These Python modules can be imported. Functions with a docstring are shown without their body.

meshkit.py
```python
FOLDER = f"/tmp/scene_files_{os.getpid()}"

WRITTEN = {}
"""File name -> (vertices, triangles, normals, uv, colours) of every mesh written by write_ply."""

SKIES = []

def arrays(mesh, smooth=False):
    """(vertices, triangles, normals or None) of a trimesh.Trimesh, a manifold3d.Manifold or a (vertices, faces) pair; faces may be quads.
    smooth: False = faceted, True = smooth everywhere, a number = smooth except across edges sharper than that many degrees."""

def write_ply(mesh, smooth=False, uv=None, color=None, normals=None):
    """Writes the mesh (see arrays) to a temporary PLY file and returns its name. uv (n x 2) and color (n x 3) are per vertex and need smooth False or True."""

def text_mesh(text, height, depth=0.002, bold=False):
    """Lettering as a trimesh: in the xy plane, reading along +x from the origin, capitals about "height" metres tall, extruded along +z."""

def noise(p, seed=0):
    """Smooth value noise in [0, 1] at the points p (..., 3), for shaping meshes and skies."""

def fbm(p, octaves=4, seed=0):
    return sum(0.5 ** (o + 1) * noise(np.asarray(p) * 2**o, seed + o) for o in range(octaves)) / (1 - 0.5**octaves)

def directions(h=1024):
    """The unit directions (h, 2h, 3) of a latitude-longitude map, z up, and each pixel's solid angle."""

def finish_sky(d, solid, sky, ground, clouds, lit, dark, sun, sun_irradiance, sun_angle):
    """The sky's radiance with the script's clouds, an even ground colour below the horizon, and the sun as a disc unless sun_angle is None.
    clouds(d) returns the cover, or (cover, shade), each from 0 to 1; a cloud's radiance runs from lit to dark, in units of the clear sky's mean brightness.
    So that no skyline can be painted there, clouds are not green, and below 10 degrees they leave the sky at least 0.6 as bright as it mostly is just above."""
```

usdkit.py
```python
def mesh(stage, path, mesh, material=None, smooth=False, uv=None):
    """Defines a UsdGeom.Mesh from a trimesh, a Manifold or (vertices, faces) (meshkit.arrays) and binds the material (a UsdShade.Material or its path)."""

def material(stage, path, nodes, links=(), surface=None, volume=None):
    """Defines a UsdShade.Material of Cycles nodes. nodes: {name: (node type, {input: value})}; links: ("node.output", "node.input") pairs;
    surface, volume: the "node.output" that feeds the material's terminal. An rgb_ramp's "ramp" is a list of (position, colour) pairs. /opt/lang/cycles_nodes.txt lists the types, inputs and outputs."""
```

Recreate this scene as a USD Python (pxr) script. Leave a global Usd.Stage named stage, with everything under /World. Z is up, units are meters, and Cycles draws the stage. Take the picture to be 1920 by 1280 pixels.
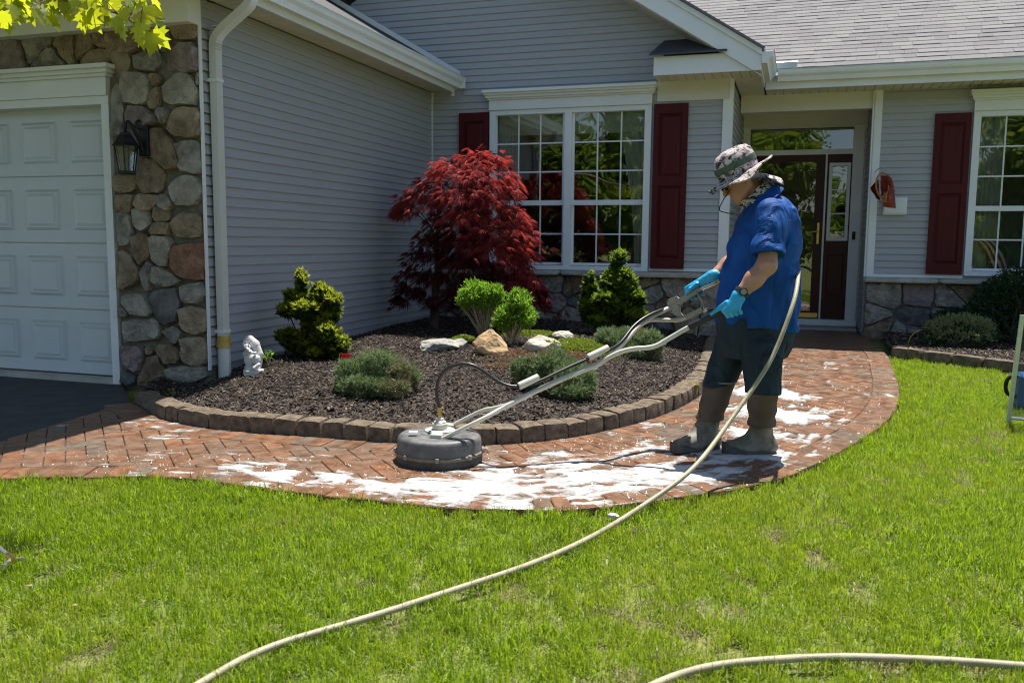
import math, random
import numpy as np, trimesh
from shapely.geometry import Polygon, LineString, Point, MultiPolygon, box as sbox
from shapely.ops import unary_union
from shapely import affinity, prepared
from scipy.spatial import Voronoi, cKDTree, ConvexHull
import usdkit, meshkit
from pxr import Usd, UsdGeom, UsdLux, UsdShade, Gf, Sdf, Vt

stage = Usd.Stage.CreateInMemory()
UsdGeom.SetStageUpAxis(stage, "Z")
UsdGeom.SetStageMetersPerUnit(stage, 1.0)
UsdGeom.Xform.Define(stage, "/World")
stage.SetDefaultPrim(stage.GetPrimAtPath("/World"))
UsdGeom.Scope.Define(stage, "/World/Looks")
rng = np.random.default_rng(7)
random.seed(7)

# ------------------------------------------------------------------ camera
CAM = np.array([4.3124, -5.6336, 1.166])
YAW, PITCH, ROLL, FOC = 0.3167, 0.1135, 0.0087, 1624.7      # FOC in pixels of a 1920 wide picture
FW = np.array([-math.sin(YAW) * math.cos(PITCH), math.cos(YAW) * math.cos(PITCH), -math.sin(PITCH)])
_r = np.array([math.cos(YAW), math.sin(YAW), 0.0])
_u = np.cross(_r, FW)
RT = _r * math.cos(ROLL) + _u * math.sin(ROLL)
UP = -_r * math.sin(ROLL) + _u * math.cos(ROLL)
cam = UsdGeom.Camera.Define(stage, "/World/camera")
mtx = Gf.Matrix4d(*RT, 0, *UP, 0, *(-FW), 0, *CAM, 1)
cam.AddTransformOp().Set(mtx)
cam.CreateHorizontalApertureAttr(36.0)
cam.CreateVerticalApertureAttr(24.0)
cam.CreateFocalLengthAttr(36.0 * FOC / 1920)
cam.CreateFStopAttr(4.0)
cam.CreateFocusDistanceAttr(4.9)
cam.CreateClippingRangeAttr(Gf.Vec2f(0.05, 2000))
EXPOSURE = 1.0
cam.CreateExposureAttr(EXPOSURE)

# ------------------------------------------------------------------ sky and sun
SUN = np.array([0.065, 0.31, 1.0]); SUN /= np.linalg.norm(SUN)
SUN_STRENGTH, SKY_STRENGTH = 1.25, 0.071
usdkit.material(stage, "/World/Looks/sky_look", {
    "sky": ("sky_texture", {"sky_type": "single_scattering", "sun_disc": False, "sun_elevation": float(math.asin(SUN[2])),
                            "sun_rotation": float(math.atan2(SUN[0], SUN[1])), "air_density": 1.0, "aerosol_density": 1.0}),
    "bg": ("background_shader", {"strength": SKY_STRENGTH})}, [("sky.color", "bg.color")], surface="bg.background")
dome = UsdLux.DomeLight.Define(stage, "/World/sky")
dome.GetPrim().SetCustomDataByKey("kind", "structure")
UsdShade.MaterialBindingAPI.Apply(dome.GetPrim()).Bind(UsdShade.Material.Get(stage, "/World/Looks/sky_look"))
sun = UsdLux.DistantLight.Define(stage, "/World/sun")
sun.CreateIntensityAttr(SUN_STRENGTH)
sun.CreateAngleAttr(0.53)
sun.CreateNormalizeAttr(True)
sun.CreateColorAttr(Gf.Vec3f(1.0, 0.95, 0.87))
_x = np.cross([0, 1, 0], SUN); _x /= np.linalg.norm(_x); _y = np.cross(SUN, _x)
sun.AddTransformOp().Set(Gf.Matrix4d(*_x, 0, *_y, 0, *SUN, 0, 0, 0, 20, 1))

# ------------------------------------------------------------------ from the photograph's pixels to points of the place
def ray(px, py): return FW + RT * (px - 960) / FOC + UP * (640 - py) / FOC
def at_y(px, py, y):
    d = ray(px, py); return CAM + d * (y - CAM[1]) / d[1]
def at_x(px, py, x):
    d = ray(px, py); return CAM + d * (x - CAM[0]) / d[0]
def at_z(px, py, z=0.0):
    d = ray(px, py); return CAM + d * (z - CAM[2]) / d[2]
def at_d(px, py, dist): return CAM + ray(px, py) * dist
def sstep(t):
    t = np.clip(t, 0, 1); return t * t * (3 - 2 * t)
def gnd(x, y): return 0.09 * sstep((np.asarray(y, float) - 0.0) / 5.5) + 0 * np.asarray(x)
def at_g(px, py, off=0.0):
    z = 0.0
    for _ in range(12):
        p = at_z(px, py, z); z = float(gnd(p[0], p[1])) + off
    return at_z(px, py, z)
def project(P):
    d = np.asarray(P, float) - CAM; z = d @ FW
    return np.stack([960 + FOC * (d @ RT) / z, 640 - FOC * (d @ UP) / z], -1), z

# ------------------------------------------------------------------ objects
_count, ORIGIN = {}, {}
def numbered(parent, name):
    k = (parent, name); n = _count.get(k, -1) + 1; _count[k] = n
    return f"{parent}/{name}" if n == 0 else f"{parent}/{name}_{n:03d}"
def tag(prim, label=None, cat=None, group=None, kind=None):
    for k, v in (("label", label), ("category", cat), ("group", group), ("kind", kind)):
        if v: prim.SetCustomDataByKey(k, v)
    return prim
def thing(name, label, cat, loc=(0, 0, 0), group=None, kind=None):
    path = numbered("/World", name)
    x = UsdGeom.Xform.Define(stage, path)
    x.AddTranslateOp().Set(Gf.Vec3d(*map(float, loc)))
    ORIGIN[path] = np.asarray(loc, float)
    tag(x.GetPrim(), label, cat, group, kind)
    return path
def obj(name, mesh, mat, parent="/World", smooth=False, label=None, cat=None, group=None, kind=None):
    path = numbered(parent, name)
    o = ORIGIN.get(parent, np.zeros(3))
    ORIGIN[path] = o
    if hasattr(mesh, "vertices"): mesh = (np.asarray(mesh.vertices), np.asarray(mesh.faces))
    v, f = np.asarray(mesh[0], float), np.asarray(mesh[1], int)
    if f.shape[1] == 4: f = np.vstack([f[:, [0, 1, 2]], f[:, [0, 2, 3]]])
    u = np.unique(f)
    if len(u) < len(v): q = np.zeros(len(v), int); q[u] = np.arange(len(u)); v, f = v[u], q[f]
    m = usdkit.mesh(stage, path, (v - o, f), MAT[mat], smooth=smooth)
    tag(m.GetPrim(), label, cat, group, kind)
    return path
def cat_(ms):
    vs, fs, n = [], [], 0
    for v, f in ms:
        v = np.asarray(v, float); f = np.asarray(f, int)
        if f.shape[1] == 4: f = np.vstack([f[:, [0, 1, 2]], f[:, [0, 2, 3]]])
        vs.append(v); fs.append(f + n); n += len(v)
    return np.vstack(vs), np.vstack(fs)

# ------------------------------------------------------------------ shapes
BF = np.array([[0, 3, 2, 1], [4, 5, 6, 7], [0, 1, 5, 4], [1, 2, 6, 5], [2, 3, 7, 6], [3, 0, 4, 7]])
def hexa(p): return np.asarray(p, float), BF          # bottom 4 (ccw), top 4
def bx(x0, x1, y0, y1, z0, z1):
    return hexa([(x0, y0, z0), (x1, y0, z0), (x1, y1, z0), (x0, y1, z0), (x0, y0, z1), (x1, y0, z1), (x1, y1, z1), (x0, y1, z1)])
def rbx(x0, x1, y0, y1, z0, z1, r=0.006):
    pts = []
    for x in (x0, x1):
        for y in (y0, y1):
            for z in (z0, z1):
                sx, sy, sz = (1 if x == x0 else -1), (1 if y == y0 else -1), (1 if z == z0 else -1)
                pts += [(x + sx * r, y, z + sz * r), (x, y + sy * r, z + sz * r), (x + sx * r, y + sy * r, z), (x + sx * r, y + sy * r, z)]
                pts += [(x + sx * r, y, z + sz * r)]
    h = trimesh.convex.convex_hull(np.array(pts)); return np.asarray(h.vertices), np.asarray(h.faces)
def extr(poly, a0, a1, axis="y"):
    """A polygon (u, z) extruded along y or x; (u, v) along z."""
    out = []
    for g in (poly.geoms if hasattr(poly, "geoms") else [poly]):
        if g.is_empty or g.area < 1e-7: continue
        m = trimesh.creation.extrude_polygon(g, a1 - a0, engine="earcut")
        v, f = np.asarray(m.vertices), np.asarray(m.faces)
        if axis == "y": v = np.stack([v[:, 0], a0 + v[:, 2], v[:, 1]], 1); f = f[:, ::-1]
        elif axis == "x": v = np.stack([a0 + v[:, 2], v[:, 0], v[:, 1]], 1)
        else: v = np.stack([v[:, 0], v[:, 1], a0 + v[:, 2]], 1)
        out.append((v, f))
    return cat_(out)
def frames_along(P):
    P = np.asarray(P, float); T = np.gradient(P, axis=0); T /= np.linalg.norm(T, axis=1, keepdims=True) + 1e-12
    n = np.cross(T[0], [0, 0, 1.0]);
    if np.linalg.norm(n) < 1e-3: n = np.cross(T[0], [0, 1.0, 0])
    n /= np.linalg.norm(n); N = [n]
    for k in range(1, len(P)):
        n = N[-1] - T[k] * (N[-1] @ T[k]); n /= np.linalg.norm(n) + 1e-12; N.append(n)
    N = np.array(N); return T, N, np.cross(T, N)
def tube(P, r, k=8, cap=True, flat=1.0):
    P = np.asarray(P, float); r = np.broadcast_to(r, len(P)); T, N, B = frames_along(P)
    a = np.linspace(0, 2 * np.pi, k, endpoint=False)
    V = (P[:, None] + r[:, None, None] * (np.cos(a)[None, :, None] * N[:, None] + flat * np.sin(a)[None, :, None] * B[:, None])).reshape(-1, 3)
    i = np.arange(len(P) - 1)[:, None] * k + np.arange(k)[None]; j = np.arange(len(P) - 1)[:, None] * k + (np.arange(k)[None] + 1) % k
    F = np.stack([i, j, j + k, i + k], -1).reshape(-1, 4); F = np.vstack([F[:, [0, 1, 2]], F[:, [0, 2, 3]]])
    if cap:
        c0, c1 = len(V), len(V) + 1; V = np.vstack([V, P[0], P[-1]]); b = (len(P) - 1) * k; q = np.arange(k)
        F = np.vstack([F, np.stack([np.full(k, c0), (q + 1) % k, q], 1), np.stack([np.full(k, c1), b + q, b + (q + 1) % k], 1)])
    return V, F
def spline(P, n=60, closed=False):
    from scipy.interpolate import CubicSpline
    P = np.asarray(P, float); t = np.r_[0, np.cumsum(np.linalg.norm(np.diff(P, axis=0), axis=1) ** 0.5)]
    return CubicSpline(t, P)(np.linspace(0, t[-1], n))
def chaik(P, n=2):
    P = np.asarray(P, float)
    for _ in range(n):
        Q = [P[0]]
        for a, b in zip(P[:-1], P[1:]): Q += [0.75 * a + 0.25 * b, 0.25 * a + 0.75 * b]
        P = np.array(Q + [P[-1]])
    return P
def revolve(prof, c, k=32, axis=None):
    """prof: (r, z) pairs bottom to top around a vertical axis at c."""
    prof = np.asarray(prof, float); a = np.linspace(0, 2 * np.pi, k, endpoint=False)
    V = np.stack([prof[:, 0, None] * np.cos(a), prof[:, 0, None] * np.sin(a), np.repeat(prof[:, 1, None], k, 1)], -1).reshape(-1, 3)
    n = len(prof); i = np.arange(n - 1)[:, None] * k + np.arange(k)[None]; j = np.arange(n - 1)[:, None] * k + (np.arange(k)[None] + 1) % k
    F = np.stack([i, j, j + k, i + k], -1).reshape(-1, 4)
    if axis is not None:
        z = np.asarray(axis, float) / np.linalg.norm(axis); x = np.cross([0, 1, 0.01], z); x /= np.linalg.norm(x); y = np.cross(z, x)
        V = V @ np.stack([x, y, z])
    return V + np.asarray(c, float), F
def convex_inset(p, d):
    p = np.asarray(p, float); n = len(p); e = np.roll(p, -1, 0) - p; L = np.linalg.norm(e, axis=1, keepdims=True) + 1e-12
    nn = np.stack([-e[:, 1], e[:, 0]], 1) / L
    out = []
    for k in range(n):
        a, b = nn[k - 1], nn[k]; s = a + b; q = 1 + a @ b
        out.append(p[k] + s / max(q, 0.25) * d)
    return np.array(out)
def slab(poly, ztop, h, ch=0.004):
    """A convex ccw polygon as a chamfered tile; ztop is a function of x, y."""
    p = np.asarray(poly, float)
    if Polygon(p).exterior.is_ccw is False: p = p[::-1]
    q = convex_inset(p, ch); n = len(p); z = ztop(p[:, 0], p[:, 1]); zq = ztop(q[:, 0], q[:, 1])
    V = np.vstack([np.c_[p, z - h], np.c_[p, z - ch], np.c_[q, zq]]); F = []
    for k in range(n):
        j = (k + 1) % n
        F += [(k, j, n + j), (k, n + j, n + k), (n + k, n + j, 2 * n + j), (n + k, 2 * n + j, 2 * n + k)]
    F += [(2 * n, 2 * n + k, 2 * n + k + 1) for k in range(1, n - 1)]
    return V, np.array(F)
def surface_nets(f, lo, hi, h):
    lo, hi = np.asarray(lo, float), np.asarray(hi, float); n = np.ceil((hi - lo) / h).astype(int) + 1
    ax = [lo[k] + h * np.arange(n[k]) for k in range(3)]
    st = 4; cx = [lo[k] + h * np.arange(0, n[k] + st, st) for k in range(3)]
    Gc = np.stack(np.meshgrid(*cx, indexing="ij"), -1); Vc = f(Gc.reshape(-1, 3)).reshape(Gc.shape[:3])
    near = [np.minimum((np.arange(n[k]) + st // 2) // st, len(cx[k]) - 1) for k in range(3)]
    V = Vc[np.ix_(*near)].copy(); m = np.abs(V) < h * st * .9 + .016                 # only near the surface on the fine grid
    pos = np.argwhere(m); V[m] = np.concatenate([f(lo + h * q) for q in np.array_split(pos, max(1, len(pos) // 300000))])
    ins = V < 0; c = [slice(0, -1), slice(1, None)]
    S = sum(ins[c[i], c[j], c[k]].astype(int) for i in (0, 1) for j in (0, 1) for k in (0, 1)); act = (S > 0) & (S < 8)
    idx = -np.ones(act.shape, int); cells = np.argwhere(act); idx[act] = np.arange(len(cells))
    acc, num = np.zeros((len(cells), 3)), np.zeros(len(cells))
    for a in range(3):
        o = [k for k in range(3) if k != a]
        for s in (0, 1):
            for t in (0, 1):
                d = np.zeros(3, int); d[o[0]] = s; d[o[1]] = t; e = d.copy(); e[a] = 1
                A = V[tuple((cells + d).T)]; B = V[tuple((cells + e).T)]; m = (A < 0) != (B < 0)
                w = np.where(m, A / (A - B + 1e-20), 0); P = cells + d + 0.0; P[:, a] += w
                acc[m] += P[m]; num[m] += 1
    verts = lo + h * acc / num[:, None]; F = []
    for a in range(3):
        b, c2 = (a + 1) % 3, (a + 2) % 3
        sl0 = [slice(None)] * 3; sl1 = [slice(None)] * 3; sl0[a] = slice(0, -1); sl1[a] = slice(1, None)
        E = ins[tuple(sl0)] != ins[tuple(sl1)]; pos = np.argwhere(E)
        ok = (pos[:, b] > 0) & (pos[:, c2] > 0) & (pos[:, b] < n[b] - 1) & (pos[:, c2] < n[c2] - 1); pos = pos[ok]
        eb = np.eye(3, dtype=int)[b]; ec = np.eye(3, dtype=int)[c2]
        q = np.stack([idx[tuple((pos - eb - ec).T)], idx[tuple((pos - ec).T)], idx[tuple(pos.T)], idx[tuple((pos - eb).T)]], 1)
        flip = ~ins[tuple(pos.T)]; q[flip] = q[flip][:, ::-1]; F.append(q)
    F = np.vstack(F); F = F[(F >= 0).all(1)]
    return verts, np.vstack([F[:, [0, 1, 2]], F[:, [0, 2, 3]]])
def sd_cone(P, a, b, ra, rb):
    a, b = np.asarray(a, float), np.asarray(b, float); ab = b - a; t = np.clip((P - a) @ ab / (ab @ ab), 0, 1)
    return np.linalg.norm(P - a - t[:, None] * ab, axis=1) - (ra + (rb - ra) * t)
def sd_ell(P, c, r, M=None):
    q = P - np.asarray(c, float)
    if M is not None: q = q @ np.asarray(M).T
    r = np.asarray(r, float); k0 = np.linalg.norm(q / r, axis=1); k1 = np.linalg.norm(q / (r * r), axis=1)
    return k0 * (k0 - 1) / (k1 + 1e-9)
def smin(a, b, k):
    h = np.clip(0.5 + 0.5 * (b - a) / k, 0, 1); return b + (a - b) * h - k * h * (1 - h)
def fold(ds, k):
    d = ds[0]
    for e in ds[1:]: d = smin(d, e, k)
    return d
def fbm(P, s, o=3, seed=0): return meshkit.fbm(np.asarray(P) * s, o, seed) - 0.5

# ------------------------------------------------------------------ materials
MAT = {}
def mat(name, c1, c2=None, scale=6.0, rough=0.6, bump=0.0, bscale=60.0, spec=0.5, metal=0.0, island=0.0, stretch=None, detail=4, lo=0.35, hi=0.65, sheen=0.0, translucent=None, coat=0.0, rough2=None, dist=0.01):
    c2 = c2 or c1; n, L = {}, []
    n["geo"] = ("geometry", {})
    src = "geo.position"
    if stretch:
        n["map"] = ("mapping", {"scale": stretch}); L.append(("geo.position", "map.vector")); src = "map.vector"
    n["noise"] = ("noise_texture", {"scale": scale, "detail": detail, "roughness": 0.6}); L.append((src, "noise.vector"))
    n["ramp"] = ("rgb_ramp", {"ramp": [(lo, c1), (hi, c2)]}); L.append(("noise.fac", "ramp.fac"))
    col = "ramp.color"
    if island:
        n["mul"] = ("map_range", {"from_min": 0.0, "from_max": 1.0, "to_min": 1 - island, "to_max": 1 + island}); L.append(("geo.random_per_island", "mul.value"))
        n["hsv"] = ("hsv", {"hue": 0.5, "saturation": 1.0, "fac": 1.0}); L += [("mul.result", "hsv.value"), (col, "hsv.color")]; col = "hsv.color"
    n["p"] = ("principled_bsdf", {"roughness": rough, "specular_ior_level": spec, "metallic": metal, "sheen_weight": sheen, "coat_weight": coat})
    L.append((col, "p.base_color"))
    if rough2 is not None:
        n["rr"] = ("map_range", {"from_min": 0.35, "from_max": 0.65, "to_min": rough, "to_max": rough2, "clamp": True}); L += [("noise.fac", "rr.value"), ("rr.result", "p.roughness")]
    if bump:
        n["bn"] = ("noise_texture", {"scale": bscale, "detail": 4.0, "roughness": 0.65}); L.append((src, "bn.vector"))
        n["bump"] = ("bump", {"strength": bump, "distance": dist}); L += [("bn.fac", "bump.height"), ("bump.normal", "p.normal")]
    out = "p.BSDF"
    if translucent:
        n["tr"] = ("translucent_bsdf", {"color": translucent[0]}); n["mx"] = ("mix_closure", {"fac": translucent[1]})
        if len(translucent) > 2:
            n["hs2"] = ("hsv", {"hue": 0.5, "saturation": 1.0, "fac": 1.0, "color": translucent[0]}); L += [("mul.result", "hs2.value"), ("hs2.color", "tr.color")]
        L += [("p.BSDF", "mx.closure1"), ("tr.BSDF", "mx.closure2")]; out = "mx.closure"
    MAT[name] = usdkit.material(stage, f"/World/Looks/{name}", n, L, surface=out)
mat("siding", (.345, .355, .378), (.37, .38, .403), 3, .55, .15, 90, stretch=(.6, .6, 8), spec=.35)
mat("trim", (.66, .685, .70), (.71, .73, .74), 2.5, .45, .04, 40, spec=.4)
mat("cream", (.57, .565, .525), (.61, .605, .565), 3, .5, spec=.4)
mat("soffit", (.60, .57, .48), (.65, .62, .53), 3, .55, spec=.35)
mat("door_white", (.50, .545, .585), (.54, .58, .615), 2, .4, .05, 200, stretch=(1, 1, .05), spec=.4)
mat("maroon", (.058, .0045, .006), (.074, .0065, .008), 5, .5, .12, 120, stretch=(8, 8, .5), spec=.22)
mat("maroon_door", (.036, .004, .005), (.046, .005, .006), 5, .4, spec=.3)
mat("shingle_a", (.135, .13, .135), (.18, .175, .18), 60, .9, .4, 400)
mat("shingle_b", (.115, .11, .118), (.155, .15, .158), 60, .9, .4, 400)
mat("shingle_c", (.15, .147, .149), (.195, .191, .194), 60, .9, .4, 400)
mat("shingle_dark", (.05, .05, .055), (.08, .08, .085), 50, .9, .3, 400)
mat("mortar", (.14, .125, .10), (.22, .20, .165), 9, .95, .6, 150)
mat("stone_grey", (.17, .16, .135), (.40, .365, .31), 9, .9, 1.0, 26, dist=.05)
mat("stone_pale", (.24, .22, .18), (.46, .42, .35), 7, .9, 1.0, 26, dist=.05)
mat("stone_tan", (.19, .135, .08), (.40, .32, .22), 7, .9, 1.0, 26, dist=.05)
mat("stone_brown", (.13, .092, .058), (.33, .25, .16), 8, .9, 1.0, 26, dist=.05)
mat("stone_rust", (.17, .07, .04), (.34, .19, .12), 8, .9, 1.0, 26, dist=.05)
mat("stone_dark", (.07, .07, .07), (.17, .165, .16), 10, .85, .7, 60, dist=.02)
mat("stone_mauve", (.17, .13, .13), (.34, .28, .26), 8, .9, 1.0, 26, dist=.05)
mat("cap_stone", (.33, .31, .26), (.46, .43, .37), 6, .9, .6, 50, dist=.02)
for k, (a, b) in enumerate([((.118, .056, .029), (.180, .090, .048)), ((.112, .058, .032), (.162, .088, .052)), ((.105, .062, .038), (.152, .096, .061)), ((.145, .062, .029), (.198, .098, .047)), ((.098, .070, .048), (.140, .104, .074))]):
    mat(f"paver_{k}", a, b, 11, .24, .45, 200, rough2=.6, dist=.006, spec=.32)
mat("paver_joint", (.05, .04, .032), (.10, .08, .06), 40, .8, .5, 200)
mat("edging", (.095, .070, .048), (.22, .17, .115), 18, .95, 1.0, 90, dist=.02)
mat("asphalt", (.028, .030, .034), (.05, .052, .056), 6, .75, .5, 300)
mat("concrete", (.34, .33, .31), (.45, .44, .41), 5, .85, .4, 120)
mat("soil", (.035, .026, .02), (.07, .05, .036), 14, .95, .8, 90)
mat("lawn_soil", (.09, .13, .022), (.16, .16, .05), 5, 1, .5, 60)
mat("mulch", (.034, .019, .011), (.10, .056, .033), 30, .8, island=.7)
mat("mulch_light", (.22, .15, .10), (.38, .28, .20), 30, .75, island=.4)
mat("foam", (.80, .80, .80), (.86, .86, .86), 9, .5, .35, 120, dist=.004)
mat("iron", (.006, .006, .007), (.011, .012, .014), 8, .45, spec=.3)
mat("brass", (.55, .38, .12), (.62, .45, .17), 8, .3, metal=1)
mat("statue", (.44, .43, .42), (.60, .59, .575), 12, .8, .5, 60)
mat("adhesive_yellow", (.38, .25, .05), (.50, .34, .08), 10, .6)
mat("rock_grey", (.20, .20, .185), (.42, .41, .37), 7, .9, .8, 45, dist=.03)
mat("rock_tan", (.30, .20, .10), (.50, .34, .18), 6, .9, .7, 45, dist=.02)
mat("rock_beige", (.38, .34, .29), (.58, .53, .46), 7, .9, .8, 45, dist=.03)
mat("tan_hose", (.27, .24, .155), (.37, .33, .225), 14, .4, .15, 120, spec=.45, rough2=.65)
mat("black_rubber", (.012, .012, .013), (.022, .022, .023), 9, .4)
mat("deck_plastic", (.06, .062, .064), (.21, .21, .205), 7, .38, .2, 80, rough2=.7, lo=.42, hi=.85)
mat("skirt", (.11, .095, .075), (.20, .17, .13), 40, .8, .3, 120)
mat("tube_paint", (.46, .44, .38), (.54, .52, .45), 9, .35, spec=.5)
mat("gun_plastic", (.25, .235, .19), (.31, .29, .24), 20, .55, .1, 300)
mat("steel", (.55, .54, .52), (.65, .64, .62), 10, .3, metal=.9)
mat("paper", (.78, .78, .76), (.82, .82, .80), 20, .6)
mat("skin", (.38, .19, .12), (.43, .225, .145), 20, .5, .08, 250, spec=.4)
mat("shirt", (.0015, .030, .22), (.003, .042, .28), 6, .7, .25, 900, sheen=.0, spec=.16, dist=.002)
mat("shorts", (.012, .024, .030), (.020, .034, .040), 6, .85, .3, 700, sheen=.0, dist=.002)
mat("glove", (.02, .30, .56), (.03, .36, .62), 20, .38, .25, 120, dist=.003)
mat("boot_brown", (.075, .050, .034), (.10, .068, .048), 9, .75, .2, 400, dist=.002)
mat("boot_olive", (.10, .092, .07), (.19, .175, .135), 16, .6, .2, 90)
mat("sole", (.035, .033, .03), (.07, .065, .058), 16, .7, .2, 120)
mat("sole_light", (.20, .185, .15), (.28, .26, .21), 20, .7)
mat("dark_glass", (.006, .006, .007), None, 5, .15)
mat("red_flag", (.62, .02, .02), (.70, .03, .03), 9, .6, translucent=((.7, .03, .02), .35))
mat("curtain", (.74, .76, .76), (.82, .83, .82), 6, .9, translucent=((.6, .6, .6), .3), stretch=(12, 12, .3))
mat("interior", (.20, .19, .17), (.24, .23, .21), 2, .9)
mat("blind", (.52, .51, .46), (.58, .57, .52), 3, .9)
mat("spin_red", (.14, .018, .014), (.28, .05, .02), 30, .6)
mat("spin_orange", (.38, .10, .02), (.42, .22, .04), 25, .6)
mat("blue_plastic", (.012, .10, .27), (.02, .13, .33), 9, .4)
mat("alu", (.55, .57, .56), (.66, .68, .66), 9, .35, metal=.6)
mat("bark", (.10, .075, .055), (.20, .155, .12), 25, .95, .8, 90, stretch=(3, 3, .6))
mat("bark_dark", (.045, .028, .026), (.09, .06, .055), 25, .95, .8, 90)
mat("twig", (.26, .20, .13), (.36, .29, .20), 25, .9)
def leaf(name, a, b, tr, f=.4, rough=.45, island=.35, scale=3.0, spec=.4):
    mat(name, a, b, scale, rough, island=island, translucent=(tr, f, 1), spec=spec)
leaf("grass_green", (.17, .28, .012), (.235, .345, .017), (.54, .78, .028), .5, scale=2.2)
leaf("grass_yellow", (.25, .35, .02), (.32, .40, .03), (.60, .80, .04), .46, scale=2.2)
leaf("grass_dry", (.40, .34, .17), (.48, .40, .23), (.50, .42, .2), .3, scale=2.2)
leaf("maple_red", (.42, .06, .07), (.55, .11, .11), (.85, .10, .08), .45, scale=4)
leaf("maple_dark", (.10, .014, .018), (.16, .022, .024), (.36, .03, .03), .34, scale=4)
leaf("maple_green", (.12, .18, .010), (.15, .21, .014), (.80, .88, .03), .6, scale=4, island=.25)
leaf("gold_tip", (.36, .42, .03), (.48, .50, .045), (.64, .72, .06), .4)
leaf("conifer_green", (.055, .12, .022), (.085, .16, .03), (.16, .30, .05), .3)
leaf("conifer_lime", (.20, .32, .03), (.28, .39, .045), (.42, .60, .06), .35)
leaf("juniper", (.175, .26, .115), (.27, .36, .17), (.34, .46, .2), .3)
leaf("juniper_warm", (.36, .29, .17), (.30, .32, .16), (.36, .36, .18), .25)
leaf("spirea_leaf", (.16, .34, .03), (.22, .42, .04), (.42, .74, .06), .45)
leaf("sedum", (.20, .29, .02), (.27, .35, .03), (.40, .52, .05), .35)
leaf("sedum_red", (.30, .15, .10), (.36, .26, .15), (.36, .22, .12), .3)
leaf("weed_yellow", (.38, .40, .02), (.48, .48, .03), (.6, .62, .05), .4)
leaf("yew", (.035, .085, .028), (.055, .115, .036), (.09, .18, .04), .25)
leaf("pale_bush", (.34, .40, .16), (.46, .50, .25), (.46, .52, .2), .3)
leaf("far_leaf", (.13, .24, .02), (.22, .32, .035), (.46, .62, .06), .45, scale=.4)
leaf("dry_leaf", (.38, .24, .13), (.50, .36, .22), (.4, .26, .14), .2)
# hat and neck gaiter: blotched cloth
def blotch(name, cols, scale, stretch=(1, 1, 1), rough=.85):
    MAT[name] = usdkit.material(stage, f"/World/Looks/{name}", {
        "geo": ("geometry", {}), "map": ("mapping", {"scale": stretch}), "n": ("noise_texture", {"scale": scale, "detail": 3.0, "roughness": .6, "distortion": .6}),
        "r": ("rgb_ramp", {"ramp": cols, "interpolate": False}), "p": ("principled_bsdf", {"roughness": rough, "specular_ior_level": .3}),
        "w": ("noise_texture", {"scale": 30.0}), "b": ("bump", {"strength": .25, "distance": .01})},
        [("geo.position", "map.vector"), ("map.vector", "n.vector"), ("n.fac", "r.fac"), ("r.color", "p.base_color"), ("map.vector", "w.vector"), ("w.fac", "b.height"), ("b.normal", "p.normal")], surface="p.BSDF")
blotch("hat_cloth", [(0, (.03, .03, .028)), (.41, (.16, .15, .13)), (.45, (.36, .29, .31)), (.52, (.52, .45, .46)), (.575, (.60, .54, .53)), (.62, (.10, .11, .09)), (.66, (.5, .44, .44))], 34)
blotch("gaiter", [(0, (.02, .02, .02)), (.46, (.42, .38, .30)), (.56, (.05, .05, .045)), (.62, (.5, .46, .38))], 30, (1, 1, 2.2))
blotch("hat_band", [(0, (.05, .075, .06)), (.5, (.075, .10, .08))], 10)
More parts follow.
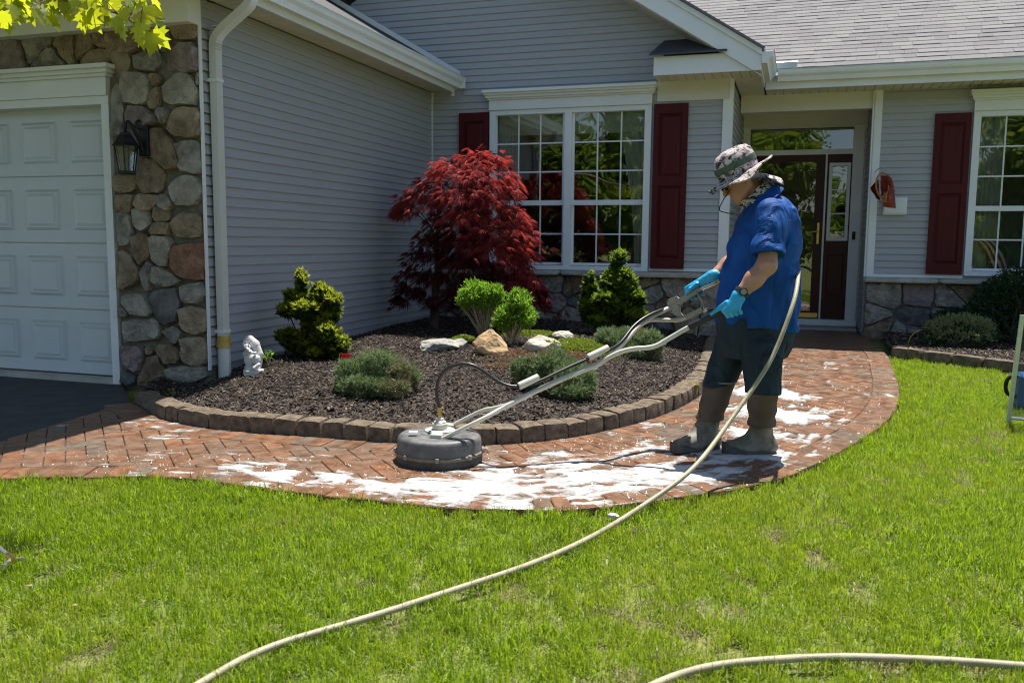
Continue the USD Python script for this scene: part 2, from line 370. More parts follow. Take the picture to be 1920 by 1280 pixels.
blotch("flag_stripe", [(0, (.62, .60, .58)), (.5, (.35, .05, .06))], 9, (1, 1, .4))
MAT["glass"] = usdkit.material(stage, "/World/Looks/glass", {
    "t": ("transparent_bsdf", {"color": (.93, .95, .94)}), "g": ("glossy_bsdf", {"color": (1, 1, 1), "roughness": 0.0}), "geo": ("geometry", {}), "wn": ("noise_texture", {"scale": 2.2, "detail": 1.0}), "wb": ("bump", {"strength": .06, "distance": .05}),
    "f": ("fresnel", {"IOR": 1.95}), "m": ("mix_closure", {})},
    [("geo.position", "wn.vector"), ("wn.fac", "wb.height"), ("wb.normal", "g.normal"), ("f.fac", "m.fac"), ("t.BSDF", "m.closure1"), ("g.BSDF", "m.closure2")], surface="m.closure")
MAT["lamp_glass"] = usdkit.material(stage, "/World/Looks/lamp_glass", {
    "geo": ("geometry", {}), "n": ("noise_texture", {"scale": 60.0}), "b": ("bump", {"strength": .5, "distance": .005}),
    "t": ("transparent_bsdf", {"color": (.75, .78, .76)}), "g": ("glossy_bsdf", {"color": (.9, .9, .9), "roughness": .1}), "f": ("fresnel", {"IOR": 1.6}), "m": ("mix_closure", {})},
    [("geo.position", "n.vector"), ("n.fac", "b.height"), ("b.normal", "g.normal"), ("f.fac", "m.fac"), ("t.BSDF", "m.closure1"), ("g.BSDF", "m.closure2")], surface="m.closure")
MAT["screen_mesh"] = usdkit.material(stage, "/World/Looks/screen_mesh", {
    "t": ("transparent_bsdf", {"color": (.9, .9, .9)}), "d": ("principled_bsdf", {"base_color": (.05, .05, .055), "roughness": .6}), "m": ("mix_closure", {"fac": .45})},
    [("t.BSDF", "m.closure1"), ("d.BSDF", "m.closure2")], surface="m.closure")

MAT["foam"] = usdkit.material(stage, "/World/Looks/foam_film", {
    "a": ("attribute", {"attribute": "cover"}), "geo": ("geometry", {}), "map": ("mapping", {"scale": (1, 2.4, 1)}),
    "n": ("noise_texture", {"scale": 34.0, "detail": 6.0, "roughness": .75}), "m1": ("math", {"math_type": "subtract", "value2": .5}), "m2": ("math", {"math_type": "multiply_add", "value2": 2.2}),
    "cl": ("clamp", {}), "v": ("voronoi_texture", {"scale": 160.0}), "b": ("bump", {"strength": .35, "distance": .004}),
    "p": ("principled_bsdf", {"base_color": (.50, .50, .495), "roughness": .4, "specular_ior_level": .4}), "t": ("transparent_bsdf", {}), "mx": ("mix_closure", {})},
    [("geo.position", "map.vector"), ("map.vector", "n.vector"), ("n.fac", "m1.value1"), ("m1.value", "m2.value1"), ("a.fac", "m2.value3"), ("m2.value", "cl.value"), ("cl.result", "mx.fac"),
     ("geo.position", "v.vector"), ("v.distance", "b.height"), ("b.normal", "p.normal"), ("t.BSDF", "mx.closure1"), ("p.BSDF", "mx.closure2")], surface="mx.closure")
mat("foam_solid", (.56, .56, .555), (.66, .66, .655), 9, .5, .35, 120, dist=.004)

def cloth_mat(name, c1, c2, fold_scale, stretch, rough, spec):
    MAT[name] = usdkit.material(stage, f"/World/Looks/{name}_cloth", {
        "geo": ("geometry", {}), "map": ("mapping", {"scale": stretch}), "f": ("noise_texture", {"scale": fold_scale, "detail": 3.0, "roughness": .45, "distortion": 1.2}),
        "w": ("noise_texture", {"scale": 900.0}), "c": ("noise_texture", {"scale": 6.0}), "r": ("rgb_ramp", {"ramp": [(.35, c1), (.65, c2)]}),
        "b1": ("bump", {"strength": .85, "distance": .045}), "b2": ("bump", {"strength": .2, "distance": .002}), "p": ("principled_bsdf", {"roughness": rough, "specular_ior_level": spec})},
        [("geo.position", "map.vector"), ("map.vector", "f.vector"), ("f.fac", "b1.height"), ("geo.position", "w.vector"), ("w.fac", "b2.height"), ("b1.normal", "b2.normal"), ("b2.normal", "p.normal"), ("geo.position", "c.vector"), ("c.fac", "r.fac"), ("r.color", "p.base_color")], surface="p.BSDF")
cloth_mat("shirt", (.0015, .050, .225), (.003, .066, .28), 7.0, (1.3, 1.3, .55), .65, .2)
cloth_mat("shorts", (.015, .027, .036), (.024, .038, .049), 8.0, (1.2, 1.2, .7), .8, .2)

# ------------------------------------------------------------------ ground
def grid_sheet(x0, x1, y0, y1, nx, ny, fz, keep=None):
    xs, ys = np.linspace(x0, x1, nx), np.linspace(y0, y1, ny); X, Y = np.meshgrid(xs, ys, indexing="ij")
    V = np.stack([X, Y, fz(X, Y)], -1).reshape(-1, 3); i = np.arange((nx) * ny).reshape(nx, ny)
    F = np.stack([i[:-1, :-1], i[1:, :-1], i[1:, 1:], i[:-1, 1:]], -1).reshape(-1, 4)
    if keep is not None:
        c = V[F].mean(1); F = F[keep(c[:, 0], c[:, 1])]
    return V, F
def inside(poly, x, y):
    import shapely
    return shapely.contains_xy(poly, np.asarray(x), np.asarray(y))
xs = np.concatenate([np.linspace(-400, -13, 20), np.linspace(-12, 16, 120), np.linspace(17, 400, 20)])
ys = np.concatenate([np.linspace(-400, -13, 20), np.linspace(-12, 14, 120), np.linspace(15, 400, 20)])
X, Y = np.meshgrid(xs, ys, indexing="ij"); i = np.arange(X.size).reshape(X.shape)
obj("lawn_ground", (np.stack([X, Y, gnd(X, Y) - 0.045], -1).reshape(-1, 3), np.stack([i[:-1, :-1], i[1:, :-1], i[1:, 1:], i[:-1, 1:]], -1).reshape(-1, 4)), "lawn_soil", smooth=True, kind="structure")

outer_px = [(-160, 905), (0, 895), (150, 893), (300, 893), (400, 902), (500, 915), (600, 926), (700, 937), (850, 951), (1000, 957), (1100, 953), (1200, 941), (1320, 924), (1440, 902), (1530, 869), (1600, 832), (1655, 795), (1684, 755), (1684, 715), (1674, 688), (1662, 664)]
inner_px = [(245, 752), (285, 776), (330, 793), (420, 806), (530, 815), (640, 823), (750, 831), (850, 834), (950, 832), (1050, 823), (1150, 804), (1230, 782), (1300, 750), (1333, 722), (1346, 692), (1350, 665)]
OUT = spline([at_g(*p)[:2] for p in outer_px] + [(5.16, 4.35), (5.18, 5.5)], 300)
INN = spline([at_g(*p)[:2] for p in inner_px] + [(3.60, 4.30)], 240)
def resample(P, step):
    s = np.r_[0, np.cumsum(np.linalg.norm(np.diff(P, axis=0), axis=1))]; t = np.arange(0, s[-1], step)
    return np.stack([np.interp(t, s, P[:, k]) for k in range(2)], 1)
DRIVE_EDGE = np.array([at_g(231, 722)[:2], at_g(245, 752)[:2], at_g(0, 826)[:2], at_g(-160, 884)[:2], (0.55, -4.0), (0.9, -9)])
WALK = Polygon(np.vstack([OUT, [(5.07, 5.56), (5.07, 6.44), (3.56, 6.44), (3.56, 4.34)], INN[::-1], DRIVE_EDGE[1:4]])).buffer(0)
drive_poly = Polygon([(-7, -0.01), (-0.86, -0.01), *map(tuple, DRIVE_EDGE), (-7, -9)]).buffer(0)

def tri_poly(poly, fz, step=0.25):
    """A sheet over a polygon, following the ground."""
    m = trimesh.creation.triangulate_polygon(poly.segmentize(step), engine="earcut")
    v, f = np.asarray(m[0]), np.asarray(m[1]); return np.c_[v, fz(v[:, 0], v[:, 1])], f
obj("driveway", tri_poly(drive_poly, lambda x, y: gnd(x, y) - 0.006 - 0.012 * np.clip(-y, 0, 3)), "asphalt", kind="structure")
walk = obj("brick_walkway", tri_poly(WALK, lambda x, y: gnd(x, y) - 0.012), "paver_joint", kind="structure")

# pavers: soldier courses along both edges, herringbone between them
pav = []
def soldier(P, inward, L=0.195, W=0.1015, gap=0.004):
    Q = resample(P, 0.01); T = np.gradient(Q, axis=0); T /= np.linalg.norm(T, axis=1, keepdims=True); N = np.stack([-T[:, 1], T[:, 0]], 1) * inward
    for k in range(5, len(Q) - 11, 10):
        a, b = k, k + 10
        ta = Q[a] + T[a] * gap / 2; tb = Q[b] - T[b] * gap / 2; o = N[a] * 0.004 * rng.random()
        p = np.array([ta + o, tb + o, tb + N[b] * L + o, ta + N[a] * L + o]); p = p if inward > 0 else p[::-1]
        pav.append((p, rng.choice([0, 1, 2, 3, 4], p=[.36, .26, .16, .12, .10])))
    return Polygon(np.vstack([Q - N * 0.05, (Q + N * (L + .003))[::-1]])).buffer(0)
s1 = soldier(OUT[OUT[:, 1] < 4.4], 1); s2 = soldier(INN, -1)
hb = WALK.difference(unary_union([s1, s2])).buffer(-0.002)
hbp = prepared.prep(hb)
c, s = math.cos(math.pi / 4), math.sin(math.pi / 4)
B = 0.1015
for i in range(-75, 90):
    for j in range(-75, 90):
        for kind_ in (0, 3):                      # herringbone: a lying brick starts where (i - j) % 4 is 0, a standing one where it is 3
            if (i - j) % 4 != kind_: continue
            r = (i, j, i + 2, j + 1) if kind_ == 0 else (i, j, i + 1, j + 2)
            p = np.array([(r[0], r[1]), (r[2], r[1]), (r[2], r[3]), (r[0], r[3])], float) * B
            p = p + np.sign(p.mean(0) - p) * 0.002
            p = np.stack([p[:, 0] * c - p[:, 1] * s, p[:, 0] * s + p[:, 1] * c], 1) + [1.0, -1.0]
            if not (-2.0 < p[0, 0] < 6.5 and -4.5 < p[0, 1] < 7): continue
            P_ = Polygon(p)
            if not hbp.intersects(P_): continue
            Q = P_ if hbp.contains(P_) else P_.intersection(hb)
            for g in (Q.geoms if hasattr(Q, "geoms") else [Q]):
                if g.geom_type != "Polygon" or g.area < 0.0012: continue
                g = g.convex_hull.simplify(0.002); q = np.array(g.exterior.coords)[:-1]
                if not g.exterior.is_ccw: q = q[::-1]
                pav.append((q, rng.choice([0, 1, 2, 3, 4], p=[.36, .26, .16, .12, .10])))
def brick(p, k):
    dz = rng.normal(0, 0.0012); tx, ty = rng.normal(0, 0.008, 2); c0 = p.mean(0)
    return slab(p, lambda x, y: gnd(x, y) + dz + tx * (x - c0[0]) + ty * (y - c0[1]), 0.03, 0.004)
cent = np.array([np.r_[p.mean(0), 0] for p, _ in pav]); px, dz_ = project(cent)
vis = (px[:, 0] > -20) & (px[:, 0] < 1940) & (px[:, 1] < 1000) & (dz_ > 0)
order = np.argsort(np.where(vis, dz_, dz_ + 100))
rest = {}
for n, k in enumerate(order):
    p, m = pav[k]
    if n < 300: obj("paver", brick(p, m), f"paver_{m}", walk)
    else: rest.setdefault(m, []).append(brick(p, m))
far_mesh = {m: cat_(v) for m, v in rest.items()}
for m, v in far_mesh.items(): obj("far_pavers", v, f"paver_{m}", walk, kind="stuff")

# planting beds
BED = Polygon(np.vstack([INN, [(3.53, 4.33), (-0.03, 4.33), (-0.03, 0.0), (-0.5, 0.0), (-0.5, -0.25)]])).buffer(0)
inner_line = LineString(INN)
def bed_z(x, y):
    import shapely
    x, y = np.asarray(x, float), np.asarray(y, float)
    d = shapely.distance(inner_line, shapely.points(x, y)).reshape(x.shape)
    n = meshkit.fbm(np.stack([x * 3, y * 3, 0 * x], -1), 3, 3) - .5
    return gnd(x, y) + 0.055 + 0.12 * sstep(d / 1.3) + 0.07 * np.exp(-((x - 2.2) ** 2 + (y - 2.0) ** 2) / 0.9) + 0.035 * n - 0.05 * np.exp(-((x + .1) ** 2 + (y + .3) ** 2) / .15)
obj("mulch_bed_ground", grid_sheet(-0.55, 3.85, -1.3, 4.36, 120, 150, bed_z, keep=lambda x, y: inside(BED.buffer(-.07), x, y)), "soil", smooth=True, kind="structure")
RB_EDGE = spline([at_g(*p)[:2] for p in ((1664, 664), (1720, 672), (1800, 682), (1890, 694), (1960, 704))], 80)
RB_EDGE = np.vstack([RB_EDGE, RB_EDGE[-1] + (RB_EDGE[-1] - RB_EDGE[-6]) * 8])
RBED = Polygon(np.vstack([RB_EDGE, [(RB_EDGE[-1][0], 5.5), (5.22, 5.5), (5.2, 4.2)]])).buffer(0)
def rbed_z(x, y): return gnd(x, y) + 0.05 + 0.03 * (meshkit.fbm(np.stack([x * 3, y * 3, 0 * x], -1), 3, 5) - .5)
bx0, by0, bx1, by1 = RBED.bounds
obj("side_bed_ground", grid_sheet(bx0, bx1, by0, by1, 90, 60, rbed_z, keep=lambda x, y: inside(RBED.buffer(-.06), x, y)), "soil", smooth=True, kind="structure")

def chips(poly, fz, n, size=(.012, .05), seed=1, avoid=()):
    r = np.random.default_rng(seed); x0, y0, x1, y1 = poly.bounds
    P = r.uniform((x0, y0), (x1, y1), (int(n * (x1 - x0) * (y1 - y0) / poly.area), 2)); P = P[inside(poly, P[:, 0], P[:, 1])]; m = len(P)
    z = fz(P[:, 0], P[:, 1]) + r.uniform(-.004, .016, m)
    L = r.uniform(*size, m) * (0.5 + r.random(m)); W = L * r.uniform(.16, .5, m); H = W * r.uniform(.2, .6, m)
    a = r.uniform(0, 2 * np.pi, m); t = r.normal(0, .38, m); q = r.normal(0, .4, m)
    U = np.stack([np.cos(a) * np.cos(t), np.sin(a) * np.cos(t), np.sin(t)], 1)
    S = np.stack([-np.sin(a), np.cos(a), 0 * a], 1); Z = np.cross(U, S); S2 = S * np.cos(q)[:, None] + Z * np.sin(q)[:, None]; Z2 = np.cross(U, S2)
    corners = np.array([(-1, -1, -1), (1, -.6, -1), (1, .7, -1), (-1, 1, -1), (-.9, -.8, 1), (.8, -.5, 1), (.85, .5, 1), (-.8, .8, 1)]) * .5
    V = (np.c_[P, z][:, None] + corners[None, :, :1] * L[:, None, None] * U[:, None] + corners[None, :, 1:2] * W[:, None, None] * S2[:, None] + corners[None, :, 2:] * H[:, None, None] * Z2[:, None])
    F = BF[1:][None] + 8 * np.arange(m)[:, None, None]
    return V.reshape(-1, 3), F.reshape(-1, 4)
b2 = BED.buffer(-.09)
v1 = chips(b2, bed_z, 64000, (.009, .038), seed=2); 
obj("mulch_chips", v1, "mulch", kind="stuff")
obj("pale_mulch_chips", chips(b2, lambda x, y: bed_z(x, y) + .006, 13000, (.006, .026), seed=3), "mulch_light", kind="stuff")
obj("side_mulch_chips", cat_([chips(RBED.buffer(-.1), rbed_z, 16000, (.01, .04), seed=4)]), "mulch", kind="stuff")
obj("side_pale_mulch_chips", chips(RBED.buffer(-.1), lambda x, y: rbed_z(x, y) + .006, 2600, (.01, .035), seed=6), "mulch_light", kind="stuff")

# rough stone edging of the beds
def rough_block(L, D, H, seed, amp=.010):
    b = trimesh.creation.box((L, D, H)); b = b.subdivide().subdivide()
    v = np.asarray(b.vertices); e = np.abs(v) / np.array([L / 2, D / 2, H / 2]); v = v / ((e ** 9).sum(1, keepdims=True) ** (1 / 9))
    d = np.stack([meshkit.fbm(v * 18 + seed * 7.7 + k * 31, 3, seed + k) - .5 for k in range(3)], 1) * 2 * amp
    return v + d, np.asarray(b.faces)
edge = obj("bed_edging", tube(np.c_[resample(INN, .1), gnd(*resample(INN, .1).T) - .02] + [0, 0, 0], .02, 5), "soil", label="low curved border of tumbled tan concrete blocks around the mulch bed", cat="edging")
Q = resample(INN, .005); T = np.gradient(Q, axis=0); T /= np.linalg.norm(T, axis=1, keepdims=True); N = np.stack([-T[:, 1], T[:, 0]], 1)
k = 4; nblk = 0
while k < len(Q) - 60:
    L = rng.uniform(.148, .172); n = int(L / .005); m = min(k + n // 2, len(Q) - 1)
    D, H = .155, .20
    ang = math.atan2(T[m, 1], T[m, 0]) + rng.normal(0, .03); cc = Q[m] + N[m] * (D / 2 + .012 + rng.normal(0, .004))
    v, f = rough_block(L - .006, D, H, nblk)
    top = .098 if m * .005 > .55 else .075
    ca, sa = math.cos(ang), math.sin(ang); tl = rng.normal(0, .02, 2)
    z = v[:, 2] - H / 2 + top + v[:, 0] * tl[0] + v[:, 1] * tl[1] + rng.normal(0, .004)
    V = np.stack([cc[0] + v[:, 0] * ca - v[:, 1] * sa, cc[1] + v[:, 0] * sa + v[:, 1] * ca, z + gnd(*cc)], 1)
    obj("edging_block", (V, f), "edging", edge, smooth=50); k += n; nblk += 1
edge2 = obj("side_bed_edging", tube(np.c_[resample(RB_EDGE, .1), gnd(*resample(RB_EDGE, .1).T) - .03], .02, 5), "soil", label="row of flat tan stones between right lawn and shrub bed", cat="edging")
Q = resample(RB_EDGE, .005); T = np.gradient(Q, axis=0); T /= np.linalg.norm(T, axis=1, keepdims=True); N = np.stack([-T[:, 1], T[:, 0]], 1)
k = 6
while k < min(len(Q) - 80, 900):
    L = rng.uniform(.24, .34); n = int(L / .005); m = k + n // 2; ang = math.atan2(T[m, 1], T[m, 0]); cc = Q[m] + N[m] * .07
    v, f = rough_block(L - .008, .13, .10, 400 + k, .008); ca, sa = math.cos(ang), math.sin(ang)
    obj("edging_block", (np.stack([cc[0] + v[:, 0] * ca - v[:, 1] * sa, cc[1] + v[:, 0] * sa + v[:, 1] * ca, v[:, 2] + .03 + gnd(*cc)], 1), f), "edging", edge2, smooth=50); k += n
# mulch path: a concrete curb under the garage door
obj("garage_slab", rbx(-6, -.87, -.03, .3, -.3, .035, .01), "concrete", kind="structure")

# ------------------------------------------------------------------ soap foam on the pavers
fpts = [(180, 858, .05, .25), (260, 868, .06, .4), (340, 884, .09, .75), (420, 884, .12, .9), (520, 893, .13, 1.0), (620, 896, .14, 1.0), (700, 902, .17, 1.0), (780, 908, .20, 1), (860, 915, .24, 1), (940, 905, .30, 1), (1020, 898, .32, 1),
        (1100, 890, .34, 1), (1180, 890, .36, 1), (1250, 890, .34, 1.0), (1320, 880, .30, .8), (1390, 850, .26, .9), (1440, 815, .24, 1), (1480, 780, .22, 1), (1470, 740, .26, .85), (1420, 770, .25, .9), (1400, 735, .22, .9), (1440, 710, .2, .8), (1450, 685, .16, .7), (1400, 705, .2, .8), (1540, 770, .14, .5), (1180, 845, .15, .6), (1240, 828, .12, .5), (960, 945, .18, .8), (1100, 935, .14, .6), (1010, 862, .14, .6)]
fw = [(at_g(a, b)[:2], w, s_) for a, b, w, s_ in fpts]
gx = np.arange(-.4, 5.3, .0085); gy = np.arange(-2.6, 3.9, .0085)
X, Y = np.meshgrid(gx, gy, indexing="ij")
dens = np.zeros_like(X)
for (p, w, s_) in fw: dens = np.maximum(dens, s_ * np.exp(-((X - p[0]) ** 2 + (Y - p[1]) ** 2) / (2 * (w * .8) ** 2)))
_od, _oi = cKDTree(resample(OUT, .01)).query(np.stack([X, Y], -1).reshape(-1, 2))
sx, sy = (_oi * .01).reshape(X.shape), _od.reshape(X.shape)               # along the path's edge, and away from it: the foam is swept along
Z0 = 0 * X
wp = meshkit.fbm(np.stack([X * 2.2, Y * 2.2, Z0 + 9], -1), 2, 8) - .5; wq = meshkit.fbm(np.stack([X * 5, Y * 5, Z0 + 3], -1), 2, 18) - .5
nz = .55 * (meshkit.fbm(np.stack([sx * 2.6 + 1.5 * wp, sy * 9 + 2.6 * wp + .8 * wq, Z0], -1), 4, 11) - .5) + .60 * (meshkit.fbm(np.stack([sx * 6 + 2 * wp, sy * 26 + 4 * wp + 2 * wq, Z0 + 4], -1), 4, 13) - .5)
fine = meshkit.fbm(np.stack([X * 26, Y * 26, Z0], -1), 3, 4) - .5
md, _ = 0, 0
machine_c = at_z(824, 848, 0.04)
dm = np.hypot(X - machine_c[0], Y - machine_c[1])
rinse = np.exp(-((X - 1.9) ** 2 / .5 + (Y + 1.15) ** 2 / .05))
h = (dens - .50) * 1.25 + nz * 2.5 + fine * .35 - .5 * rinse
_, bi = cKDTree(cent[:, :2]).query(np.stack([X, Y], -1).reshape(-1, 2))
brk = np.random.default_rng(3).normal(0, 1, len(pav))[bi].reshape(X.shape)
h = h + .20 * brk
h = np.clip(h, -1, .8)
keep_walk = WALK.buffer(-.004)
hz = np.where(h > 0, .0012 + .006 * h + .0025 * fine * (h > .15), -.008 + .0092 * np.clip(1 + h * 3.2, 0, 1))
hz = np.where(h < -.55, -.02, hz)
i = np.arange(X.size).reshape(X.shape)
F = np.stack([i[:-1, :-1], i[1:, :-1], i[1:, 1:], i[:-1, 1:]], -1).reshape(-1, 4)
cx, cy = (X[:-1, :-1] + .004).ravel(), (Y[:-1, :-1] + .004).ravel()
hm = np.maximum.reduce([hz[:-1, :-1], hz[1:, :-1], hz[1:, 1:], hz[:-1, 1:]]).ravel()
ok = (hm > -.0075) & inside(keep_walk, cx, cy) & (np.hypot(cx - machine_c[0], cy - machine_c[1]) > .20)
F = F[ok]; V = np.stack([X, Y, gnd(X, Y) + hz], -1).reshape(-1, 3)
used = np.unique(F); re = -np.ones(len(V), int); re[used] = np.arange(len(used))
cover = np.clip(.24 + h * 1.35 + .6 * fine, .0, 1.2).ravel()[used]
fo = obj("soap_foam", (V[used], re[F]), "foam", smooth=True, kind="stuff", label="white soap foam spread over the wet brick walkway")
UsdGeom.PrimvarsAPI(stage.GetPrimAtPath(fo)).CreatePrimvar("cover", Sdf.ValueTypeNames.FloatArray, "vertex").Set(Vt.FloatArray.FromNumpy(cover.astype(np.float32)))
# specks of foam
sp = []
for k in range(1100):
    j = rng.integers(len(fw)); p = fw[j][0] + rng.normal(0, fw[j][1] * 1.3 + .06, 2)
    if not keep_walk.contains(Point(p)): continue
    r = rng.uniform(.0015, .0042) * (1.8 if rng.random() < .08 else 1); a = rng.uniform(0, 6.28, 1) + np.arange(6) * math.pi / 3; rr = r * rng.uniform(.6, 1.2, 6); z = float(gnd(*p))
    st = rng.uniform(1, 2.2)
    V = np.vstack([np.c_[p[0] + st * rr * np.cos(a), p[1] + rr * np.sin(a), np.full(6, z - .003)], [p[0], p[1], z + .004]])
    sp.append((V, np.array([(q, (q + 1) % 6, 6) for q in range(6)])))
obj("foam_specks", cat_(sp), "foam_solid", kind="stuff", smooth=True)

# ------------------------------------------------------------------ the house
house = thing("house", "one storey house with grey lap siding, stone trim, white garage door and maroon shutters", "house", (0, 0, 0))
YF, YR, YD, ZS = 4.345, 5.554, 6.5, 2.965
EXPO = 0.0775
def rect(u0, u1, z0, z1): return Polygon([(u0, z0), (u1, z0), (u1, z1), (u0, z1)])
def siding(parent, region, z0, to_world, mat_="siding", lip=.017):
    """Lap boards over a region (u, z); to_world(u, d, z) places a point d proud of the wall."""
    zmax = region.bounds[3]; z = z0
    while z < zmax - .01:
        lo, hi = z + .001, min(z + EXPO - .001, zmax - .0005)
        def spans(zz):
            g = region.intersection(LineString([(-50, zz), (50, zz)]))
            gs = [q for q in (g.geoms if hasattr(g, "geoms") else [g]) if not q.is_empty and q.geom_type == "LineString"]
            return sorted((q.bounds[0], q.bounds[2]) for q in gs)
        A, B_ = spans(lo), spans(hi)
        if len(A) != len(B_): A = B_ = spans((lo + hi) / 2)
        for (a0, a1), (b0, b1) in zip(A, B_):
            if a1 - a0 < .01: continue
            cuts = [0.0] + sorted(rng.uniform(.2, .8, int((a1 - a0) / 3.2))) + [1.0]
            for c0, c1 in zip(cuts[:-1], cuts[1:]):
                al, ar = a0 + (a1 - a0) * c0, a0 + (a1 - a0) * c1; bl, br = b0 + (b1 - b0) * c0, b0 + (b1 - b0) * c1
                e = .001 * (c0 > 0); j = lip + .0008 * (rng.random() - .5)
                pts = [(al + e, 0, z), (ar, 0, z), (ar, j, z), (al + e, j, z), (bl + e, 0, hi + .001), (br, 0, hi + .001), (br, .0035, hi + .001), (bl + e, .0035, hi + .001)]
                m = j - .0012
                P = [(al + e, -.002, z), (al + e, j - .003, z), (al + e, j, z + .005), (bl + e, .003, hi + .001), (bl + e, -.002, hi + .001)]
                Q = [(ar, p[1], p[2]) for p in P]; Q[3] = (br, .003, hi + .001); Q[4] = (br, -.002, hi + .001)
                V = np.array([to_world(*p) for p in P + Q]); F = [(k, (k + 1) % 5, 5 + (k + 1) % 5) for k in range(5)] + [(k, 5 + (k + 1) % 5, 5 + k) for k in range(5)]
                F += [(0, 2, 1), (0, 3, 2), (0, 4, 3), (5, 6, 7), (5, 7, 8), (5, 8, 9)]
                obj("siding_board", (V, F), mat_, parent)
        z += EXPO
fwd_y = lambda Y0: (lambda u, d, z: (u, Y0 - d, z))            # wall facing the street
fwd_x = lambda X0: (lambda u, d, z: (X0 + d, u, z))            # wall facing +x
bck_x = lambda X0: (lambda u, d, z: (X0 - d, u, z))            # wall facing -x

# --- stone veneer
STONE = ["stone_grey", "stone_pale", "stone_tan", "stone_brown", "stone_mauve", "stone_dark", "stone_rust"]
def stone(poly, to_world, depth, seed):
    """A rounded, uneven fieldstone standing proud of its wall; poly is (u, z)."""
    r = np.random.default_rng(seed); p = poly.buffer(.004)
    if p.is_empty: return None
    if p.geom_type != "Polygon": p = max(p.geoms, key=lambda g: g.area)
    q = p.buffer(-.016, join_style=1).buffer(.016, join_style=1)
    if q.is_empty or q.geom_type != "Polygon" or q.area < .45 * p.area: q = p
    L = q.exterior.length; n = int(np.clip(L / .055, 11, 20))
    ring = np.array([q.exterior.interpolate(k / n, normalized=True).coords[0] for k in range(n)])
    if not q.exterior.is_ccw: ring = ring[::-1]
    c = np.array(q.centroid.coords[0]); ph = r.uniform(0, 9, 3)
    ring = c + (ring - c) * (1 + .035 * np.sin(np.arange(n) * 2.4 + ph[0]))[:, None]
    tilt = r.normal(0, .10, 2); V = [np.array([to_world(u, -.004, z) for u, z in ring])]
    for s_, d_ in ((.99, .6), (.93, .92), (.6, 1.0)):
        rr = c + (ring - c) * s_ + r.normal(0, .004, ring.shape) * (s_ < .95)
        dd = depth * (d_ + r.normal(0, .09, n)) + (rr - c) @ tilt
        V.append(np.array([to_world(u, max(d, .004), z) for (u, z), d in zip(rr, dd)]))
    V.append(np.array([to_world(c[0], depth * (1.0 + r.normal(0, .06)), c[1])])); V = np.vstack(V); F = []
    for k in range(3):
        for a in range(n):
            b = (a + 1) % n; F += [(k * n + a, k * n + b, (k + 1) * n + b), (k * n + a, (k + 1) * n + b, (k + 1) * n + a)]
    F += [(3 * n + a, 3 * n + (a + 1) % n, 4 * n) for a in range(n)]
    F = np.array(F)
    t = np.cross(V[F[-1, 1]] - V[F[-1, 0]], V[F[-1, 2]] - V[F[-1, 0]]); o = np.array(to_world(c[0], 1, c[1])) - np.array(to_world(c[0], 0, c[1]))
    return V, (F if t @ o > 0 else F[:, ::-1])
def voronoi_stones(parent, region, to_world, size, seed, depth=.05, probs=(.28, .2, .18, .12, .12, .07, .03), squash=1.25):
    r = np.random.default_rng(seed); x0, z0, x1, z1 = region.bounds
    n = max(4, int(region.area / size ** 2)); pts = r.uniform((x0, z0), (x1, z1), (n * 3, 2)); pts = pts[:n] if n < len(pts) else pts
    A = np.array([1, squash])
    for it in range(4):
        big = np.vstack([pts * A] + [np.c_[2 * b - pts[:, 0] if ax == 0 else pts[:, 0], 2 * b - pts[:, 1] if ax == 1 else pts[:, 1]] * A for ax, b in ((0, x0), (0, x1), (1, z0), (1, z1))])
        vr = Voronoi(big); polys = []
        for k in range(len(pts)):
            reg = vr.regions[vr.point_region[k]]
            polys.append(Polygon(vr.vertices[reg] / A) if -1 not in reg and len(reg) > 2 else None)
        if it < 2: pts = np.array([p.centroid.coords[0] if p is not None else q for p, q in zip(polys, pts)])
    for k, p in enumerate(polys):
        if p is None: continue
        p = p.intersection(region)
        if p.is_empty or p.geom_type != "Polygon" or p.area < .002: continue
        m = stone(p.buffer(-.009), to_world, depth * r.uniform(.8, 1.25), seed * 1000 + k)
        if m: obj("stone", m, r.choice(STONE, p=probs), parent, smooth=24)

